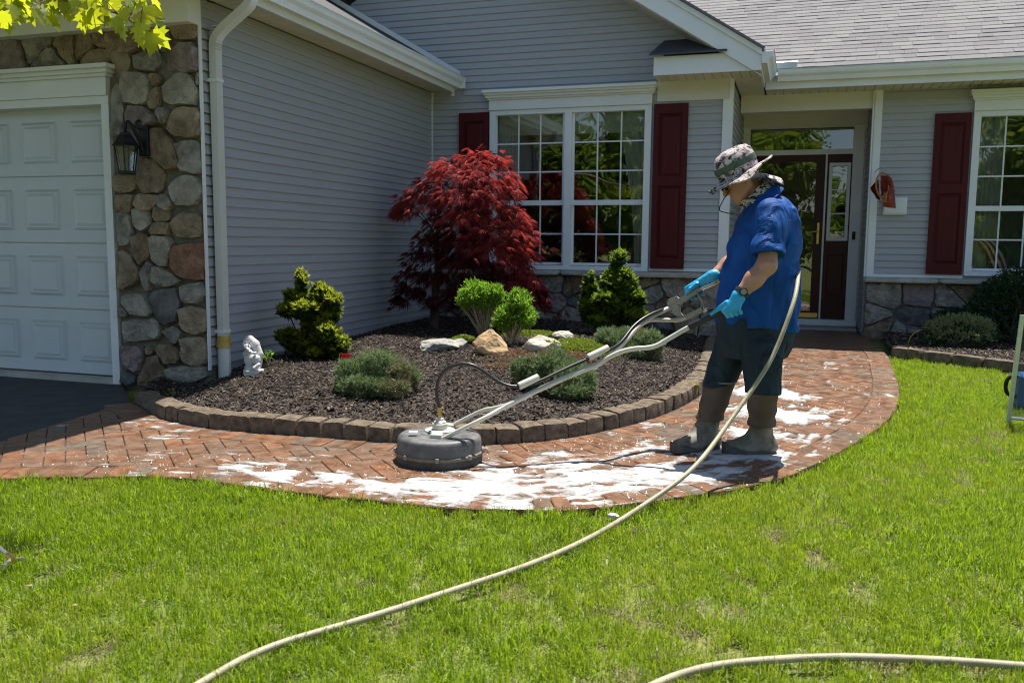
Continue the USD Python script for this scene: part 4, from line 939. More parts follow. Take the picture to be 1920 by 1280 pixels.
# back of the house keeps light out
obj("rear_walls", cat_([bx(-6.3, -6.2, .1, 10.9, -.1, 3.0), bx(-6.3, 9.5, 10.9, 11, -.1, 3.4), bx(9.2, 9.3, YR, 11, -.1, 3.0), bx(-6.3, 9.2, YF + 4.05, YF + 4.1, -.1, 3.0), bx(-6.3, -5.0, .05, .15, -.1, 2.95)]), "siding", house)
obj("attic_floor", cat_([bx(-6.3, -.03, .2, 10.9, ZS + .035, ZS + .05), bx(-.03, 3.54, YF + .02, 10.9, ZS + .035, ZS + .05), bx(3.54, 9.2, YR + .02, 10.9, ZS + .035, ZS + .05)]), "interior", house)
# --- downspout
dsp = obj("downspout", tube([(.05, .07, .42), (.05, .07, 2.60)], .045, 4), "trim", house)
def rect_tube(P, w, d): 
    P = np.asarray(P, float); T, N, B_ = frames_along(P)
    side = np.array([[0, 1, 0]] * len(P)); nn = np.cross(T, side); nn /= np.linalg.norm(nn, axis=1, keepdims=True)
    V = np.stack([P + side * w / 2 + nn * d / 2, P - side * w / 2 + nn * d / 2, P - side * w / 2 - nn * d / 2, P + side * w / 2 - nn * d / 2], 1).reshape(-1, 3); F = []
    for k in range(len(P) - 1):
        for a in range(4): b = (a + 1) % 4; F.append((k * 4 + a, k * 4 + b, k * 4 + 4 + b, k * 4 + 4 + a))
    n = len(P) * 4 - 4; F += [(3, 2, 1, 0), (n, n + 1, n + 2, n + 3)]
    return V, np.array(F)
stage.RemovePrim(dsp)
el = spline([(.045, .10, .40), (.045, .10, 1.2), (.045, .10, 2.50), (.055, .10, 2.66), (.13, .10, 2.78), (.26, .10, 2.86), (.36, .10, 2.92), (.395, .10, 3.0)], 50)
dsp = obj("downspout", rect_tube(np.vstack([[(.045, .10, .40), (.045, .10, 2.55)], chaik([(.045, .10, 2.58), (.05, .10, 2.70), (.30, .10, 2.86), (.37, .10, 2.91), (.385, .10, 3.0)], 3)]), .075, .06), "cream", house)
for z in (2.37, .455): obj("strap", bx(-.02, .082, .058, .142, z - .012, z + .012), "trim", dsp)
for k in range(9):
    t = k / 8; c_ = np.array([.05 + .012 * t, .10, 2.60 + .16 * t]); obj("elbow_ridge", bx(c_[0] - .033, c_[0] + .034, .060, .140, c_[2] - .002, c_[2] + .002), "cream", dsp)
obj("drain_collar", cat_([revolve([(0, .33), (.058, .33), (.058, .375), (.05, .38), (.05, .42), (0, .42)], (.045, .10, 0), 20)]), "adhesive_yellow", dsp, smooth=30)
obj("drain_pipe", revolve([(0, .0), (.05, .0), (.05, .33), (0, .33)], (.045, .10, 0), 20), "cream", dsp, smooth=30)

# --- fixtures on the house
LX, LY, LZ = -.565, -.19, 1.70
lan = thing("wall_lantern", "black carriage lantern with seeded glass on the stone beside the garage door", "lantern", (LX, LY, LZ))
hexr = lambda r, z, rot=0: np.c_[LX + r * np.cos(np.arange(6) * math.pi / 3 + rot), LY + r * np.sin(np.arange(6) * math.pi / 3 + rot), np.full(6, z)]
def loft(rings, cap=True):
    n = len(rings[0]); V = np.vstack(rings); F = []
    for k in range(len(rings) - 1):
        for a in range(n): b = (a + 1) % n; F.append((k * n + a, k * n + b, k * n + n + b)); F.append((k * n + a, k * n + n + b, k * n + n + a))
    if cap:
        F += [(0, b + 1, b) for b in range(1, n - 1)]; o = (len(rings) - 1) * n; F += [(o, o + b, o + b + 1) for b in range(1, n - 1)]
    return V, np.array(F)
obj("lantern_base", loft([hexr(.05, 1.655), hexr(.066, 1.66), hexr(.066, 1.672), hexr(.055, 1.68)]), "iron", lan)
obj("lantern_roof", loft([hexr(.098, 1.862), hexr(.102, 1.870), hexr(.085, 1.885), hexr(.065, 1.925), hexr(.045, 1.945), hexr(.04, 1.965), hexr(.02, 1.972)]), "iron", lan)
obj("finial", revolve([(0, 1.972), (.012, 1.976), (.006, 1.985), (.013, 1.995), (.004, 2.012), (0, 2.015)], (LX, LY, 0), 10), "iron", lan, smooth=40)
for a in range(6):
    A, B_ = hexr(.058, 1.675)[a], hexr(.088, 1.866)[a]; obj("lantern_bar", tube([A, B_], .005, 6), "iron", lan)
    A2, B2 = hexr(.056, 1.677)[(a + 1) % 6], hexr(.086, 1.864)[(a + 1) % 6]; A, B_ = hexr(.056, 1.677)[a], hexr(.086, 1.864)[a]
    obj("lantern_pane", (np.array([A, A2, B2, B_]), np.array([(0, 1, 2), (0, 2, 3)])), "lamp_glass", lan)
obj("back_plate", rbx(LX + .015, LX + .105, -.078, -.05, 1.80, 2.07, .006), "iron", lan)
obj("bracket", tube(chaik([(LX + .06, -.07, 1.84), (LX + .06, -.10, 1.90), (LX + .055, -.17, 2.0), (LX + .03, LY, 2.055), (LX, LY, 2.03), (LX, LY, 2.0)], 3), .013, 8), "iron", lan, smooth=50)
obj("scroll", tube(chaik([(LX + .06, -.07, 2.05), (LX + .055, -.11, 2.07), (LX + .05, -.14, 2.04), (LX + .055, -.12, 2.0), (LX + .06, -.09, 2.0)], 3), .010, 6), "iron", lan, smooth=50)
box_ = thing("utility_box", "plain white square box mounted on grey siding below the hanging spinner", "box", (5.365, YR - .03, 1.63))
obj("box_body", rbx(5.236, 5.494, YR - .045, YR - .012, 1.527, 1.737, .006), "trim", box_)
obj("box_cover", rbx(5.248, 5.482, YR - .055, YR - .0445, 1.545, 1.727, .004), "trim", box_)
# hanging wind spinner
spn = thing("wind_spinner", "orange and dark red cloth wind spinner hanging from white corner post", "wind spinner", (5.21, 5.25, 1.8))
c0 = at_y(1657, 352, 5.25); sc = .0067
a = np.linspace(0, 2 * np.pi, 40)
ring = np.c_[c0[0] + .085 * np.cos(a) - .015 * np.sin(a), c0[1] + .03 * np.cos(a), c0[2] + .02 + .145 * np.sin(a)]
obj("rim", tube(ring[:-1].tolist() + [ring[0]], .010, 6), "spin_orange", spn, smooth=60)
def cloth(P, name, m, seed=0, th=.004, parent=None):
    P = np.asarray(P, float); R_, C_ = P.shape[:2]; V = P.reshape(-1, 3); V = V + (np.stack([meshkit.fbm(V * 14 + seed + 5 * k, 3, seed + k) for k in range(3)], 1) - .5) * .02
    i = np.arange(R_ * C_).reshape(R_, C_); F = np.stack([i[:-1, :-1], i[:-1, 1:], i[1:, 1:], i[1:, :-1]], -1).reshape(-1, 4)
    return obj(name, (V, F), m, parent, smooth=True)
def sail(p0, p1, q0, q1, name, m, seed, bulge=(.0, -.05, .0)):
    u = np.linspace(0, 1, 12)[:, None, None]; v = np.linspace(0, 1, 12)[None, :, None]
    p0, p1, q0, q1 = (at_y(*p[:2], 5.25 + p[2]) for p in (p0, p1, q0, q1))
    P = (1 - v) * ((1 - u) * p0 + u * p1) + v * ((1 - u) * q0 + u * q1) + np.sin(u * np.pi) * np.sin(v * np.pi) * np.array(bulge) * 1.0
    cloth(P, name, m, seed, parent=spn)
sail((1646, 335, .02), (1650, 376, .0), (1632, 352, .05), (1643, 373, .03), "tail", "maroon", 1)
sail((1650, 330, .03), (1652, 368, .02), (1668, 330, .03), (1664, 366, .02), "sail", "spin_red", 2, (0, .06, 0))
sail((1662, 330, -.02), (1672, 333, -.03), (1667, 352, -.02), (1677, 352, 0), "sail", "spin_red", 3)
sail((1665, 352, -.03), (1677, 355, .0), (1654, 388, -.02), (1680, 391, .0), "tail", "spin_red", 4)
sail((1658, 362, -.04), (1666, 358, -.04), (1657, 378, -.04), (1662, 380, -.04), "tail", "spin_orange", 5)
obj("hook", tube(chaik([(5.13, 5.532, 2.02), (5.13, 5.42, 2.03), (5.17, 5.28, 2.06), c0 + [0, 0, .19]], 2), .005, 6), "steel", spn)

# ------------------------------------------------------------------ plants
def basis(d):
    d = d / (np.linalg.norm(d, axis=1, keepdims=True) + 1e-9); a = np.cross(d, np.array([0.02, 0.03, 1.0])); a /= np.linalg.norm(a, axis=1, keepdims=True) + 1e-9
    return d, a, np.cross(a, d)
def blades(P, D, L, W, r, droop=0.3, seg=1, side=None):
    """Leaf-shaped blades: at P, along D, length L, width W; a pointed quad (2 triangles), or two bent ones."""
    d, a, n = basis(D); t = r.uniform(0, 2 * np.pi, len(P))[:, None] if side is None else side
    s = a * np.cos(t) + n * np.sin(t); L = np.broadcast_to(L, len(P))[:, None]; W = np.broadcast_to(W, len(P))[:, None]
    m = P + d * L * .45 + np.array([0, 0, -1]) * L * droop * .15; e = P + d * L + np.array([0, 0, -1]) * L * droop * .6
    V = np.stack([P, m + s * W / 2, e, m - s * W / 2], 1).reshape(-1, 3)
    i = 4 * np.arange(len(P))[:, None]; return V, np.vstack([i + [0, 1, 2], i + [0, 2, 3]]).reshape(-1, 3)
def palmate(P, D, size, r, lobes=7, spread=1.15, w=.12, droop=.5):
    """Fans of narrow lobes, one fan per point."""
    d, a, n = basis(D); k = len(P); t = r.uniform(-.8, .8, k)[:, None]; s = a * np.cos(t) + n * np.sin(t); out = []
    th = np.linspace(-spread, spread, lobes)
    for q in th:
        dd = d * math.cos(q) + s * math.sin(q); L = size * (1 - .38 * abs(q) / spread) * r.uniform(.8, 1.2, k)
        out.append(blades(P, dd, L, w * np.asarray(size) * np.ones(k), r, droop, side=t))
    return cat_(out)
def sprays(P, D, size, r, n=5, w=.3):
    """Short flat conifer sprays: a few blades fanned in one plane."""
    return palmate(P, D, size, r, n, .9, w, 0.0)
def lobe_points(lobes, n, r, lo=.72, hi=1.05, up=None):
    """Points in the outer shell of ellipsoid lobes (x, y, z, rx, ry, rz) that lie in no other lobe's core."""
    A = np.array(lobes, float); w = (A[:, 3] * A[:, 4] * A[:, 5]) ** (2 / 3); P, D = [], []
    for q, m in zip(A, np.maximum(1, (n * w / w.sum()).astype(int))):
        u = r.normal(size=(m, 3)); u /= np.linalg.norm(u, axis=1, keepdims=True)
        bump = 1 + .36 * (meshkit.fbm(u * 3.2 + q[:3] * 5, 3, 3) - .5) * 2
        p = q[:3] + u * q[3:] * (r.uniform(lo, hi, m) * bump)[:, None]; ok = np.ones(m, bool)
        for o in A:
            if o is q or (o == q).all(): continue
            ok &= (((p - o[:3]) / o[3:]) ** 2).sum(1) > .62
        P.append(p[ok]); D.append((u / q[3:])[ok])
    P, D = np.vstack(P), np.vstack(D); return P, D / np.linalg.norm(D, axis=1, keepdims=True)
def bed_at(px, py, off=0.0, f=None):
    f = f or bed_z; z = .2
    for _ in range(15):
        p = at_z(px, py, z); z = float(f(np.array([p[0]]), np.array([p[1]]))[0]) + off
    return at_z(px, py, z)
def stems(parent, base, tips, r0, mat_, name="stem", k=5, bend=.12, r=rng, joined=False):
    ms = []
    for t in tips:
        m = (base + t) / 2 + r.normal(0, bend, 3) * np.linalg.norm(t - base) * np.array([1, 1, .4]); P = spline([base, m, t], 7)
        ms.append(tube(P, np.linspace(r0, r0 * .35, 7), k))
    return obj(name, cat_(ms), mat_, parent, smooth=True)

def conifer(name, label, base, lobes, n, size, tip_mat, in_mat, seed, up_bias=.55, w=.30, group=None, tip_share=.55, trunk=.018, cat="shrub", sub=True):
    r = np.random.default_rng(seed); t = thing(name, label, cat, base, group=group)
    L = [(base[0] + a[0], base[1] + a[1], base[2] + a[2], *a[3:]) for a in lobes]
    if sub:
        L0, L = L, []
        for q in L0:
            L.append((*q[:3], *(np.array(q[3:]) * .66)))
            for _ in range(7):
                u = r.normal(size=3); u /= np.linalg.norm(u); u[2] = u[2] * .9 + .1; f_ = r.uniform(.30, .46)
                L.append((*(np.array(q[:3]) + u * np.array(q[3:]) * .72), *(np.array(q[3:]) * f_ * r.uniform(.8, 1.2, 3))))
    P, D = lobe_points(L, n, r); D2 = D + np.array([0, 0, up_bias]) + r.normal(0, .35, D.shape)
    top = (D[:, 2] + r.normal(0, .35, len(D)) > .05)
    top &= r.random(len(D)) < tip_share * 1.5
    sz = size * r.uniform(.7, 1.3, len(P))
    obj("foliage", sprays(P[~top], D2[~top], sz[~top], r, 5, w), in_mat, t)
    obj("tip_foliage", sprays(P[top] + D[top] * size * .25, D2[top], sz[top], r, 5, w), tip_mat, t)
    P2, D3 = lobe_points(L, n // 3, r, .25, .7); obj("inner_foliage", sprays(P2, D3 + r.normal(0, .5, D3.shape), np.full(len(P2), size * 1.4), r, 4, .5), in_mat, t)
    stems(t, base - [0, 0, .05], [np.array([base[0] + a[0], base[1] + a[1], base[2] + a[2]]) for a in lobes], trunk * .7, "bark_dark", bend=.03, r=r)
    return t
m2 = .0032   # metres to a pixel of the photograph at the bed's middle distance
# golden hinoki cypress by the side wall
b = bed_at(588, 672); k = np.linalg.norm(b - CAM) / FOC * 1.03
def lob(px, py, rx, rz, ry=None, dy=0.0, b=None, k=k):
    p = at_y(px, py, b[1] + dy); return (p[0] - b[0], dy, p[2] - b[2], rx * k, (ry or rx) * k, rz * k)
L = [lob(566, 533, 11, 24, b=b), lob(560, 562, 20, 22, b=b), lob(604, 552, 18, 22, b=b, dy=.02), lob(622, 572, 16, 18, b=b, dy=.02), lob(585, 582, 34, 24, b=b), lob(540, 582, 17, 14, b=b, dy=-.03), lob(612, 596, 22, 16, b=b), lob(540, 634, 22, 20, b=b, dy=-.04), lob(562, 652, 20, 20, b=b, dy=-.02), lob(612, 632, 26, 26, b=b, dy=-.05), lob(632, 648, 18, 22, b=b, dy=-.05), lob(598, 660, 30, 22, b=b, dy=-.02), lob(578, 620, 14, 20, b=b, dy=.03)]
conifer("golden_cypress", "golden tipped bushy dwarf cypress beside the grey side wall and squirrel statue", b, L, 9500, .040, "gold_tip", "conifer_green", 11, tip_share=.6)
# green cypress under the window
b = bed_at(1150, 633); k = np.linalg.norm(b - CAM) / FOC * 1.03
L = [lob(1158, 495, 12, 30, b=b), lob(1160, 530, 30, 34, b=b), lob(1180, 560, 30, 40, b=b), lob(1145, 570, 42, 40, b=b), lob(1104, 545, 12, 36, b=b, dy=-.02), lob(1112, 580, 22, 34, b=b, dy=-.03), lob(1185, 595, 26, 24, b=b), lob(1130, 600, 36, 20, b=b, dy=-.04)]
conifer("green_cypress", "deep green conical cypress with lime tips below the big front window", b, L, 11000, .046, "conifer_lime", "conifer_green", 12, tip_share=.65)
# low juniper mounds
def juniper(label, base_px, lobes, n, seed, warm=.2, size=.034):
    b = bed_at(*base_px); k = np.linalg.norm(b - CAM) / FOC * 1.02; r = np.random.default_rng(seed)
    t = thing("juniper_mound", label, "shrub", b, group=None)
    A = [tuple(np.array(lob(*q[:4], b=b, k=k, dy=q[4] if len(q) > 4 else 0, ry=q[5] if len(q) > 5 else None)) + np.array([*b, 0, 0, 0])) for q in lobes]
    A0, A = A, []
    for q in A0:
        A.append((*q[:3], *(np.array(q[3:]) * .80)))
        for _ in range(9):
            u = r.normal(size=3); u /= np.linalg.norm(u); u[2] = abs(u[2]) * .9; A.append((*(np.array(q[:3]) + u * np.array(q[3:]) * .74), *(np.array(q[3:]) * r.uniform(.24, .40))))
    P, D = lobe_points(A, int(n * 1.5), r, .8, 1.06); D2 = D * 1.0 + np.array([0, 0, .5]) + r.normal(0, .45, D.shape)
    wm = (meshkit.fbm(P * 5 + seed, 3, seed) > .68 - warm * .35)
    def tuft(P, D):
        out = []
        for q in range(5): out.append(blades(P + r.normal(0, .008, P.shape), D + r.normal(0, .42, D.shape), size * r.uniform(.6, 1.3, len(P)), size * .17, r, 0))
        return cat_(out)
    obj("foliage", tuft(P[~wm], D2[~wm]), "juniper", t)
    if wm.sum() > 5: obj("faded_foliage", tuft(P[wm], D2[wm]), "juniper_warm", t)
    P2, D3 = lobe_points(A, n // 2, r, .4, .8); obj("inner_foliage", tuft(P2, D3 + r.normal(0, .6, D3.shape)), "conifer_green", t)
    stems(t, np.array(b) - [0, 0, .04], [np.array(q[:3]) for q in A0], .012, "bark", r=r)
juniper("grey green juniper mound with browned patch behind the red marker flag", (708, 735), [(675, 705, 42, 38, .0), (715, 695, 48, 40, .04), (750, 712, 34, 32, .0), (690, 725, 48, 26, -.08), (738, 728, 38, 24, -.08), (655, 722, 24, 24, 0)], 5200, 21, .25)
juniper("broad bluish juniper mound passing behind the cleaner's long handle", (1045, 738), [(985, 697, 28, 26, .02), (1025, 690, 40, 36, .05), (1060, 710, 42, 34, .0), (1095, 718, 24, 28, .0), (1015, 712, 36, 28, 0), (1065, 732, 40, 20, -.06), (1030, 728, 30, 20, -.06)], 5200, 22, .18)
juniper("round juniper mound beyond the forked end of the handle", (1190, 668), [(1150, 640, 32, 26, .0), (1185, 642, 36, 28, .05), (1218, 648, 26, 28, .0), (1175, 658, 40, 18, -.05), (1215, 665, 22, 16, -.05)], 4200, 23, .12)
# privet-like bushes with bare stems
def spirea(label, base_px, heads, n, seed):
    b = bed_at(*base_px); r = np.random.default_rng(seed); k = np.linalg.norm(b - CAM) / FOC
    t = thing("leafy_bush", label, "bush", b)
    A = [tuple(np.array(lob(*q[:4], b=b, k=k, dy=q[4])) + np.array([*b, 0, 0, 0])) for q in heads]
    tips = []
    for q in A:
        for _ in range(9): tips.append(np.array(q[:3]) + r.normal(0, .42, 3) * np.array(q[3:]))
    for q in range(len(tips)):
        P = spline([b + r.normal(0, .025, 3) * [1, 1, .1] - [0, 0, .03], b * .5 + tips[q] * .5 + r.normal(0, .02, 3), tips[q]], 7); obj("stem", tube(P, np.linspace(.008, .003, 7), 4), "twig", t, smooth=True)
    out = []
    for q in A:
        m = int(n * q[3] * q[5] / sum(a[3] * a[5] for a in A)); u = r.normal(size=(m, 3)); u /= np.linalg.norm(u, axis=1, keepdims=True)
        p = np.array(q[:3]) + u * np.array(q[3:]) * (r.random(m) ** .5)[:, None]
        for j in range(5): out.append(blades(p + r.normal(0, .006, p.shape), u * .45 + np.array([0, 0, .75]) + r.normal(0, .55, p.shape), r.uniform(.035, .06, m), .013, r, .2))
    obj("leaves", cat_(out), "spirea_leaf", t)
spirea("bright green bush on bare tan stems in front of the red maple", (912, 640), [(890, 552, 30, 26, 0), (915, 560, 26, 26, .03), (872, 566, 16, 16, -.02), (930, 552, 14, 18, 0)], 950, 31)
spirea("looser light green bush just right of the bare stemmed bush", (960, 645), [(975, 570, 22, 26, 0), (960, 595, 28, 26, .02), (985, 598, 22, 20, -.02), (945, 600, 20, 24, .03), (968, 555, 10, 14, .0)], 900, 32)

# --- the red laceleaf maple
MB_ = bed_at(866, 603); MB_ = np.array([MB_[0], min(MB_[1], 2.98), float(bed_z(np.array([MB_[0]]), np.array([2.95]))[0])]); r = np.random.default_rng(41)
mp = thing("japanese_maple", "weeping dark red laceleaf maple in the corner between wall and window", "tree", MB_)
pads = []
ym = 2.95
def pad(px, py, dy, rx, n, lit=1.0): 
    p = at_y(px, py, ym + dy); pads.append((p, rx, n, lit))
for q in [(905, 292, .0, 26), (870, 297, .05, 26), (838, 305, -.05, 24), (935, 300, .05, 22), (905, 290, .15, 20), (955, 330, -.05, 24), (860, 325, -.2, 28), (895, 318, -.25, 30), (825, 330, -.1, 28), (800, 345, -.05, 26), (780, 365, -.05, 26), (760, 383, 0, 22), (750, 395, -.02, 14), (930, 340, -.25, 28), (965, 355, -.1, 24), (845, 358, -.3, 30), (885, 360, -.35, 30), (920, 375, -.35, 28), (955, 395, -.25, 26), (980, 400, -.1, 22), (990, 425, -.1, 24), (960, 425, -.3, 28), (925, 415, -.38, 28), (885, 405, -.4, 26), (815, 375, -.2, 26), (850, 400, -.3, 24), (1000, 445, -.05, 16), (975, 455, -.25, 28), (945, 450, -.33, 28), (995, 470, -.15, 22), (985, 495, -.18, 22), (955, 480, -.3, 26), (1000, 520, -.15, 20), (975, 520, -.25, 22), (1002, 545, -.15, 18), (985, 550, -.2, 18), (915, 455, -.4, 26), (885, 445, -.35, 24)]:
    pad(q[0] - 12 * (q[0] > 960), q[1], q[2] * .62, q[3], 62)
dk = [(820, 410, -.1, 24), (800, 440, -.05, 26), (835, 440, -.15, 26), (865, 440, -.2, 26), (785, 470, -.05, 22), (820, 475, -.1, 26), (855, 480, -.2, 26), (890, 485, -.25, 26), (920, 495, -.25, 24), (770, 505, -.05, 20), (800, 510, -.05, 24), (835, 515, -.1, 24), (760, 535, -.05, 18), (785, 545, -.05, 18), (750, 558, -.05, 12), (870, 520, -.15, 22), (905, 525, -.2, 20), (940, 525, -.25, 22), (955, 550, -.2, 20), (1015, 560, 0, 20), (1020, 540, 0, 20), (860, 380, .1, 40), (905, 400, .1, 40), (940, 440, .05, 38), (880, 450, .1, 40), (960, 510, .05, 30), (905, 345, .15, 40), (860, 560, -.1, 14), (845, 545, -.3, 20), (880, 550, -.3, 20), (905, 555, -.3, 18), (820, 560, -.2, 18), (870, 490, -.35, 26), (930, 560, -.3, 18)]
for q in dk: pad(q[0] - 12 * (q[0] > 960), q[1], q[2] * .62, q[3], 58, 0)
kk = (ym - CAM[1]) / FOC * 1.04
outL, outD, twigs = [], [], []
ctr = at_y(880, 420, ym + .1)
for (p, rx, n, lit) in pads:
    u = r.normal(size=(n, 3)) * np.array([1, .9, .42]) * .62; P = p + u * rx * kk
    P[:, 2] -= .35 * ((P[:, 0] - p[0]) ** 2 + (P[:, 1] - p[1]) ** 2) / (rx * kk)
    D = (P - ctr) * np.array([1, 1, .2]); D /= np.linalg.norm(D, axis=1, keepdims=True); D = D * .7 + u * .5 + np.array([0, 0, -.50])
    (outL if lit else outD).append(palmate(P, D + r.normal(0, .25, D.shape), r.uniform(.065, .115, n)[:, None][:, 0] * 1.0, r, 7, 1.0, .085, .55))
    twigs.append(p)
obj("leaves", cat_(outL), "maple_red", mp)
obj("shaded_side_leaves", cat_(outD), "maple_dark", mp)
fork = MB_ + np.array([.06, -.05, .62])
obj("trunk", tube(spline([MB_ - [0, 0, .08], MB_ + [.03, -.02, .3], fork], 10), np.linspace(.055, .038, 10), 9), "bark_dark", mp, smooth=True)
heads = [np.array(p) for p, *_ in pads]
mains = [at_y(px_, py_, ym + dy_) for px_, py_, dy_ in ((900, 310, 0), (825, 345, -.05), (955, 360, -.1), (890, 360, -.25), (970, 440, -.15), (810, 430, -.05), (880, 440, -.2))]
for t in mains: obj("limb", tube(spline([fork, (fork + t) / 2 + [0, 0, .14], t], 10), np.linspace(.026, .010, 10), 6), "bark_dark", mp, smooth=True)
ms = []
for h_ in heads:
    m_ = min(mains, key=lambda q: np.linalg.norm(q - h_)); ms.append(tube(spline([m_, (m_ + h_) / 2 + [0, 0, .06], h_], 6), np.linspace(.007, .003, 6), 4))
obj("twigs", cat_(ms), "bark_dark", mp, smooth=True)

# --- shrubs right of the walk
r = np.random.default_rng(51)
yb = at_y(1890, 640, 5.1); yb = np.array([yb[0], 5.1, .1])
yw = thing("yew_shrub", "large dark green spreading shrub under the right window", "shrub", yb)
A = [(*at_y(a, b_, 5.05 + dy), rx, .35, rz) for a, b_, dy, rx, rz in ((1910, 570, 0, .34, .34), (1880, 600, -.05, .34, .30), (1930, 620, -.1, .38, .40), (1860, 570, .1, .20, .20), (1900, 540, .1, .22, .18), (1850, 615, .05, .22, .20), (1960, 560, 0, .35, .40), (1790, 600, .2, .20, .10), (1820, 610, .15, .22, .14))]
P, D = lobe_points(A, 6500, r, .75, 1.1)
obj("foliage", cat_([blades(P + r.normal(0, .02, P.shape), D + r.normal(0, .6, D.shape) + [0, -.1, .1], r.uniform(.03, .065, len(P)), .016, r, .2) for _ in range(3)]), "yew", yw)
P, D = lobe_points(A, 2500, r, .3, .75); obj("inner_foliage", blades(P, D + r.normal(0, .8, D.shape), .09, .05, r, .2), "yew", yw)
stems(yw, yb, [np.array(q[:3]) for q in A], .02, "bark", r=r)
cb = at_g(1785, 648, .05); cb = np.array([*cb[:2], float(rbed_z(np.array([cb[0]]), np.array([cb[1]]))[0])])
pb = thing("pale_shrub", "small rounded shrub with pale yellow green tips in front of the dark shrub", "shrub", cb)
kq = np.linalg.norm(cb - CAM) / FOC
A = [(*at_y(a, b_, cb[1] + dy), rx * kq, rx * kq * .9, rz * kq) for a, b_, dy, rx, rz in ((1770, 622, 0, 30, 24), (1800, 615, 0, 36, 22), (1830, 625, 0, 28, 24), (1795, 635, -.06, 46, 20))]
P, D = lobe_points(A, 2600, r, .8, 1.05); up = D[:, 2] + r.normal(0, .2, len(D)) > .1
tf = lambda P, D: cat_([blades(P + r.normal(0, .01, P.shape), D + [0, 0, .4] + r.normal(0, .5, D.shape), r.uniform(.02, .04, len(P)), .013, r, .1) for _ in range(4)])
obj("tip_foliage", tf(P[up], D[up]), "pale_bush", pb); obj("foliage", tf(P[~up], D[~up]), "yew", pb)
stems(pb, cb, [np.array(q[:3]) for q in A], .01, "bark", r=r)
gs = at_g(1703, 662, .06); gt = at_y(1728, 618, gs[1])
st = obj("grass_stalk", tube(spline([gs, gs * .5 + gt * .5 + [-.035, 0, .05], gt], 12), np.linspace(.005, .002, 12), 5), "sedum", label="single arching dry grass stalk standing in dark mulch beside the walkway", cat="grass stalk")

# --- rocks and low ground cover among them
def rock(label, px, base_py, w, h, dep_, m, seed, shape=None, lean=0.0, flat=.4):
    b = bed_at(px, base_py); k = np.linalg.norm(b - CAM) / FOC; s_ = trimesh.creation.icosphere(4); v = np.asarray(s_.vertices).copy()
    rr = np.random.default_rng(seed)
    for _ in range(10):                                      # facets
        n_ = rr.normal(size=3); n_ /= np.linalg.norm(n_); d = rr.uniform(.62, .9); q = v @ n_; v -= np.maximum(q - d, 0)[:, None] * n_ * .85
    v += np.asarray(s_.vertices) * (.16 * (meshkit.fbm(v * 2.1 + seed, 4, seed) - .5) * 2)[:, None]
    if shape is not None: f_ = shape((v[:, 2] + 1) / 2); v[:, :2] *= f_[:, None]; v[:, 0] += lean * (v[:, 2] + 1) / 2
    v = v * [w * k / 2, dep_ / 2, h * k * .62] + b + [0, dep_ * .3, h * k * .36]
    obj("rock", (v, np.asarray(s_.faces)), m, smooth=40, label=label, cat="rock")
rock("long flat grey rock left of the pointed tan rock", 812, 660, 84, 26, .30, "rock_grey", 4)
rock("upright tan wedge shaped rock in front of the bright bush", 908, 668, 84, 50, .30, "rock_tan", 9, shape=lambda t: 1.12 - .62 * np.clip(t, 0, 1), lean=.10)
rock("beige angular rock with yellow weed against it", 1010, 664, 76, 36, .30, "rock_beige", 6, lean=-.2)
rock("small pale rock half hidden by the green sedum mat", 1052, 640, 44, 20, .2, "rock_beige", 8)
rock("dark low rock between the flat grey rock and the tan rock", 858, 655, 30, 20, .18, "rock_grey", 14)
def mat_plant(name, label, spots, n, m, seed, h=.03, size=.016):
    r = np.random.default_rng(seed); out = []
    for px_, py_, rx, ry in spots:
        c_ = bed_at(px_, py_); q = r.normal(size=(n, 2)) * .5; x_ = c_[0] + q[:, 0] * rx; y_ = c_[1] + q[:, 1] * ry
        z_ = bed_z(x_, y_) + h * np.exp(-(q ** 2).sum(1)) + r.uniform(-.01, .012, n)
        P = np.c_[x_, y_, z_]
        for _ in range(4): out.append(blades(P, r.normal(0, 1, (n, 3)) * [1, 1, .5] + [0, 0, .7], size * r.uniform(.7, 1.4, n), size * .55, r, .1))
    return obj(name, cat_(out), m, label=label, cat="ground cover", kind="stuff")
mat_plant("sedum_mat", "bright yellow green sedum mat around the rocks", [(1085, 648, .30, .30), (1050, 655, .22, .20), (1110, 655, .20, .18), (1010, 632, .35, .16), (975, 630, .2, .15), (1130, 660, .12, .12)], 900, "sedum", 61, .05)
mat_plant("moss_patch", "small green sedum patch between grey and tan rocks", [(868, 640, .12, .12), (850, 650, .08, .08)], 350, "sedum", 64, .05)
mat_plant("red_sedum_mat", "faded reddish sedum spreading below the beige rock", [(960, 672, .30, .25), (985, 665, .18, .15), (1060, 668, .20, .14), (1085, 672, .18, .12), (940, 690, .18, .12), (1040, 675, .2, .12)], 650, "sedum_red", 62, .025, .014)
def weed(label, px_, py_, hpx, m, n, seed, f=None, leafL=.035, w=.018):
    r = np.random.default_rng(seed); b = bed_at(px_, py_, 0, f); k = np.linalg.norm(b - CAM) / FOC; t = thing("seedling", label, "weed", b)
    for q in range(n):
        a = r.uniform(0, 6.28); tip = b + np.array([math.cos(a) * .6, math.sin(a) * .5, 1.0]) * hpx * k * r.uniform(.5, 1.0)
        obj("stem", tube(spline([b - [0, 0, .02], (b + tip) / 2 + r.normal(0, .005, 3), tip], 5), [.002] * 5, 4), "weed_yellow" if m == "weed_yellow" else "twig", t)
        P = np.repeat(tip[None], 4, 0); obj("leaf", blades(P, r.normal(0, .7, (4, 3)) + [0, 0, .3], leafL * r.uniform(.7, 1.2, 4), w, r, .3, side=np.full((4, 1), .2)), m, t)
weed("tiny yellow green seedling at the left end of the stone border", 322, 742, 10, "weed_yellow", 3, 1, leafL=.03)
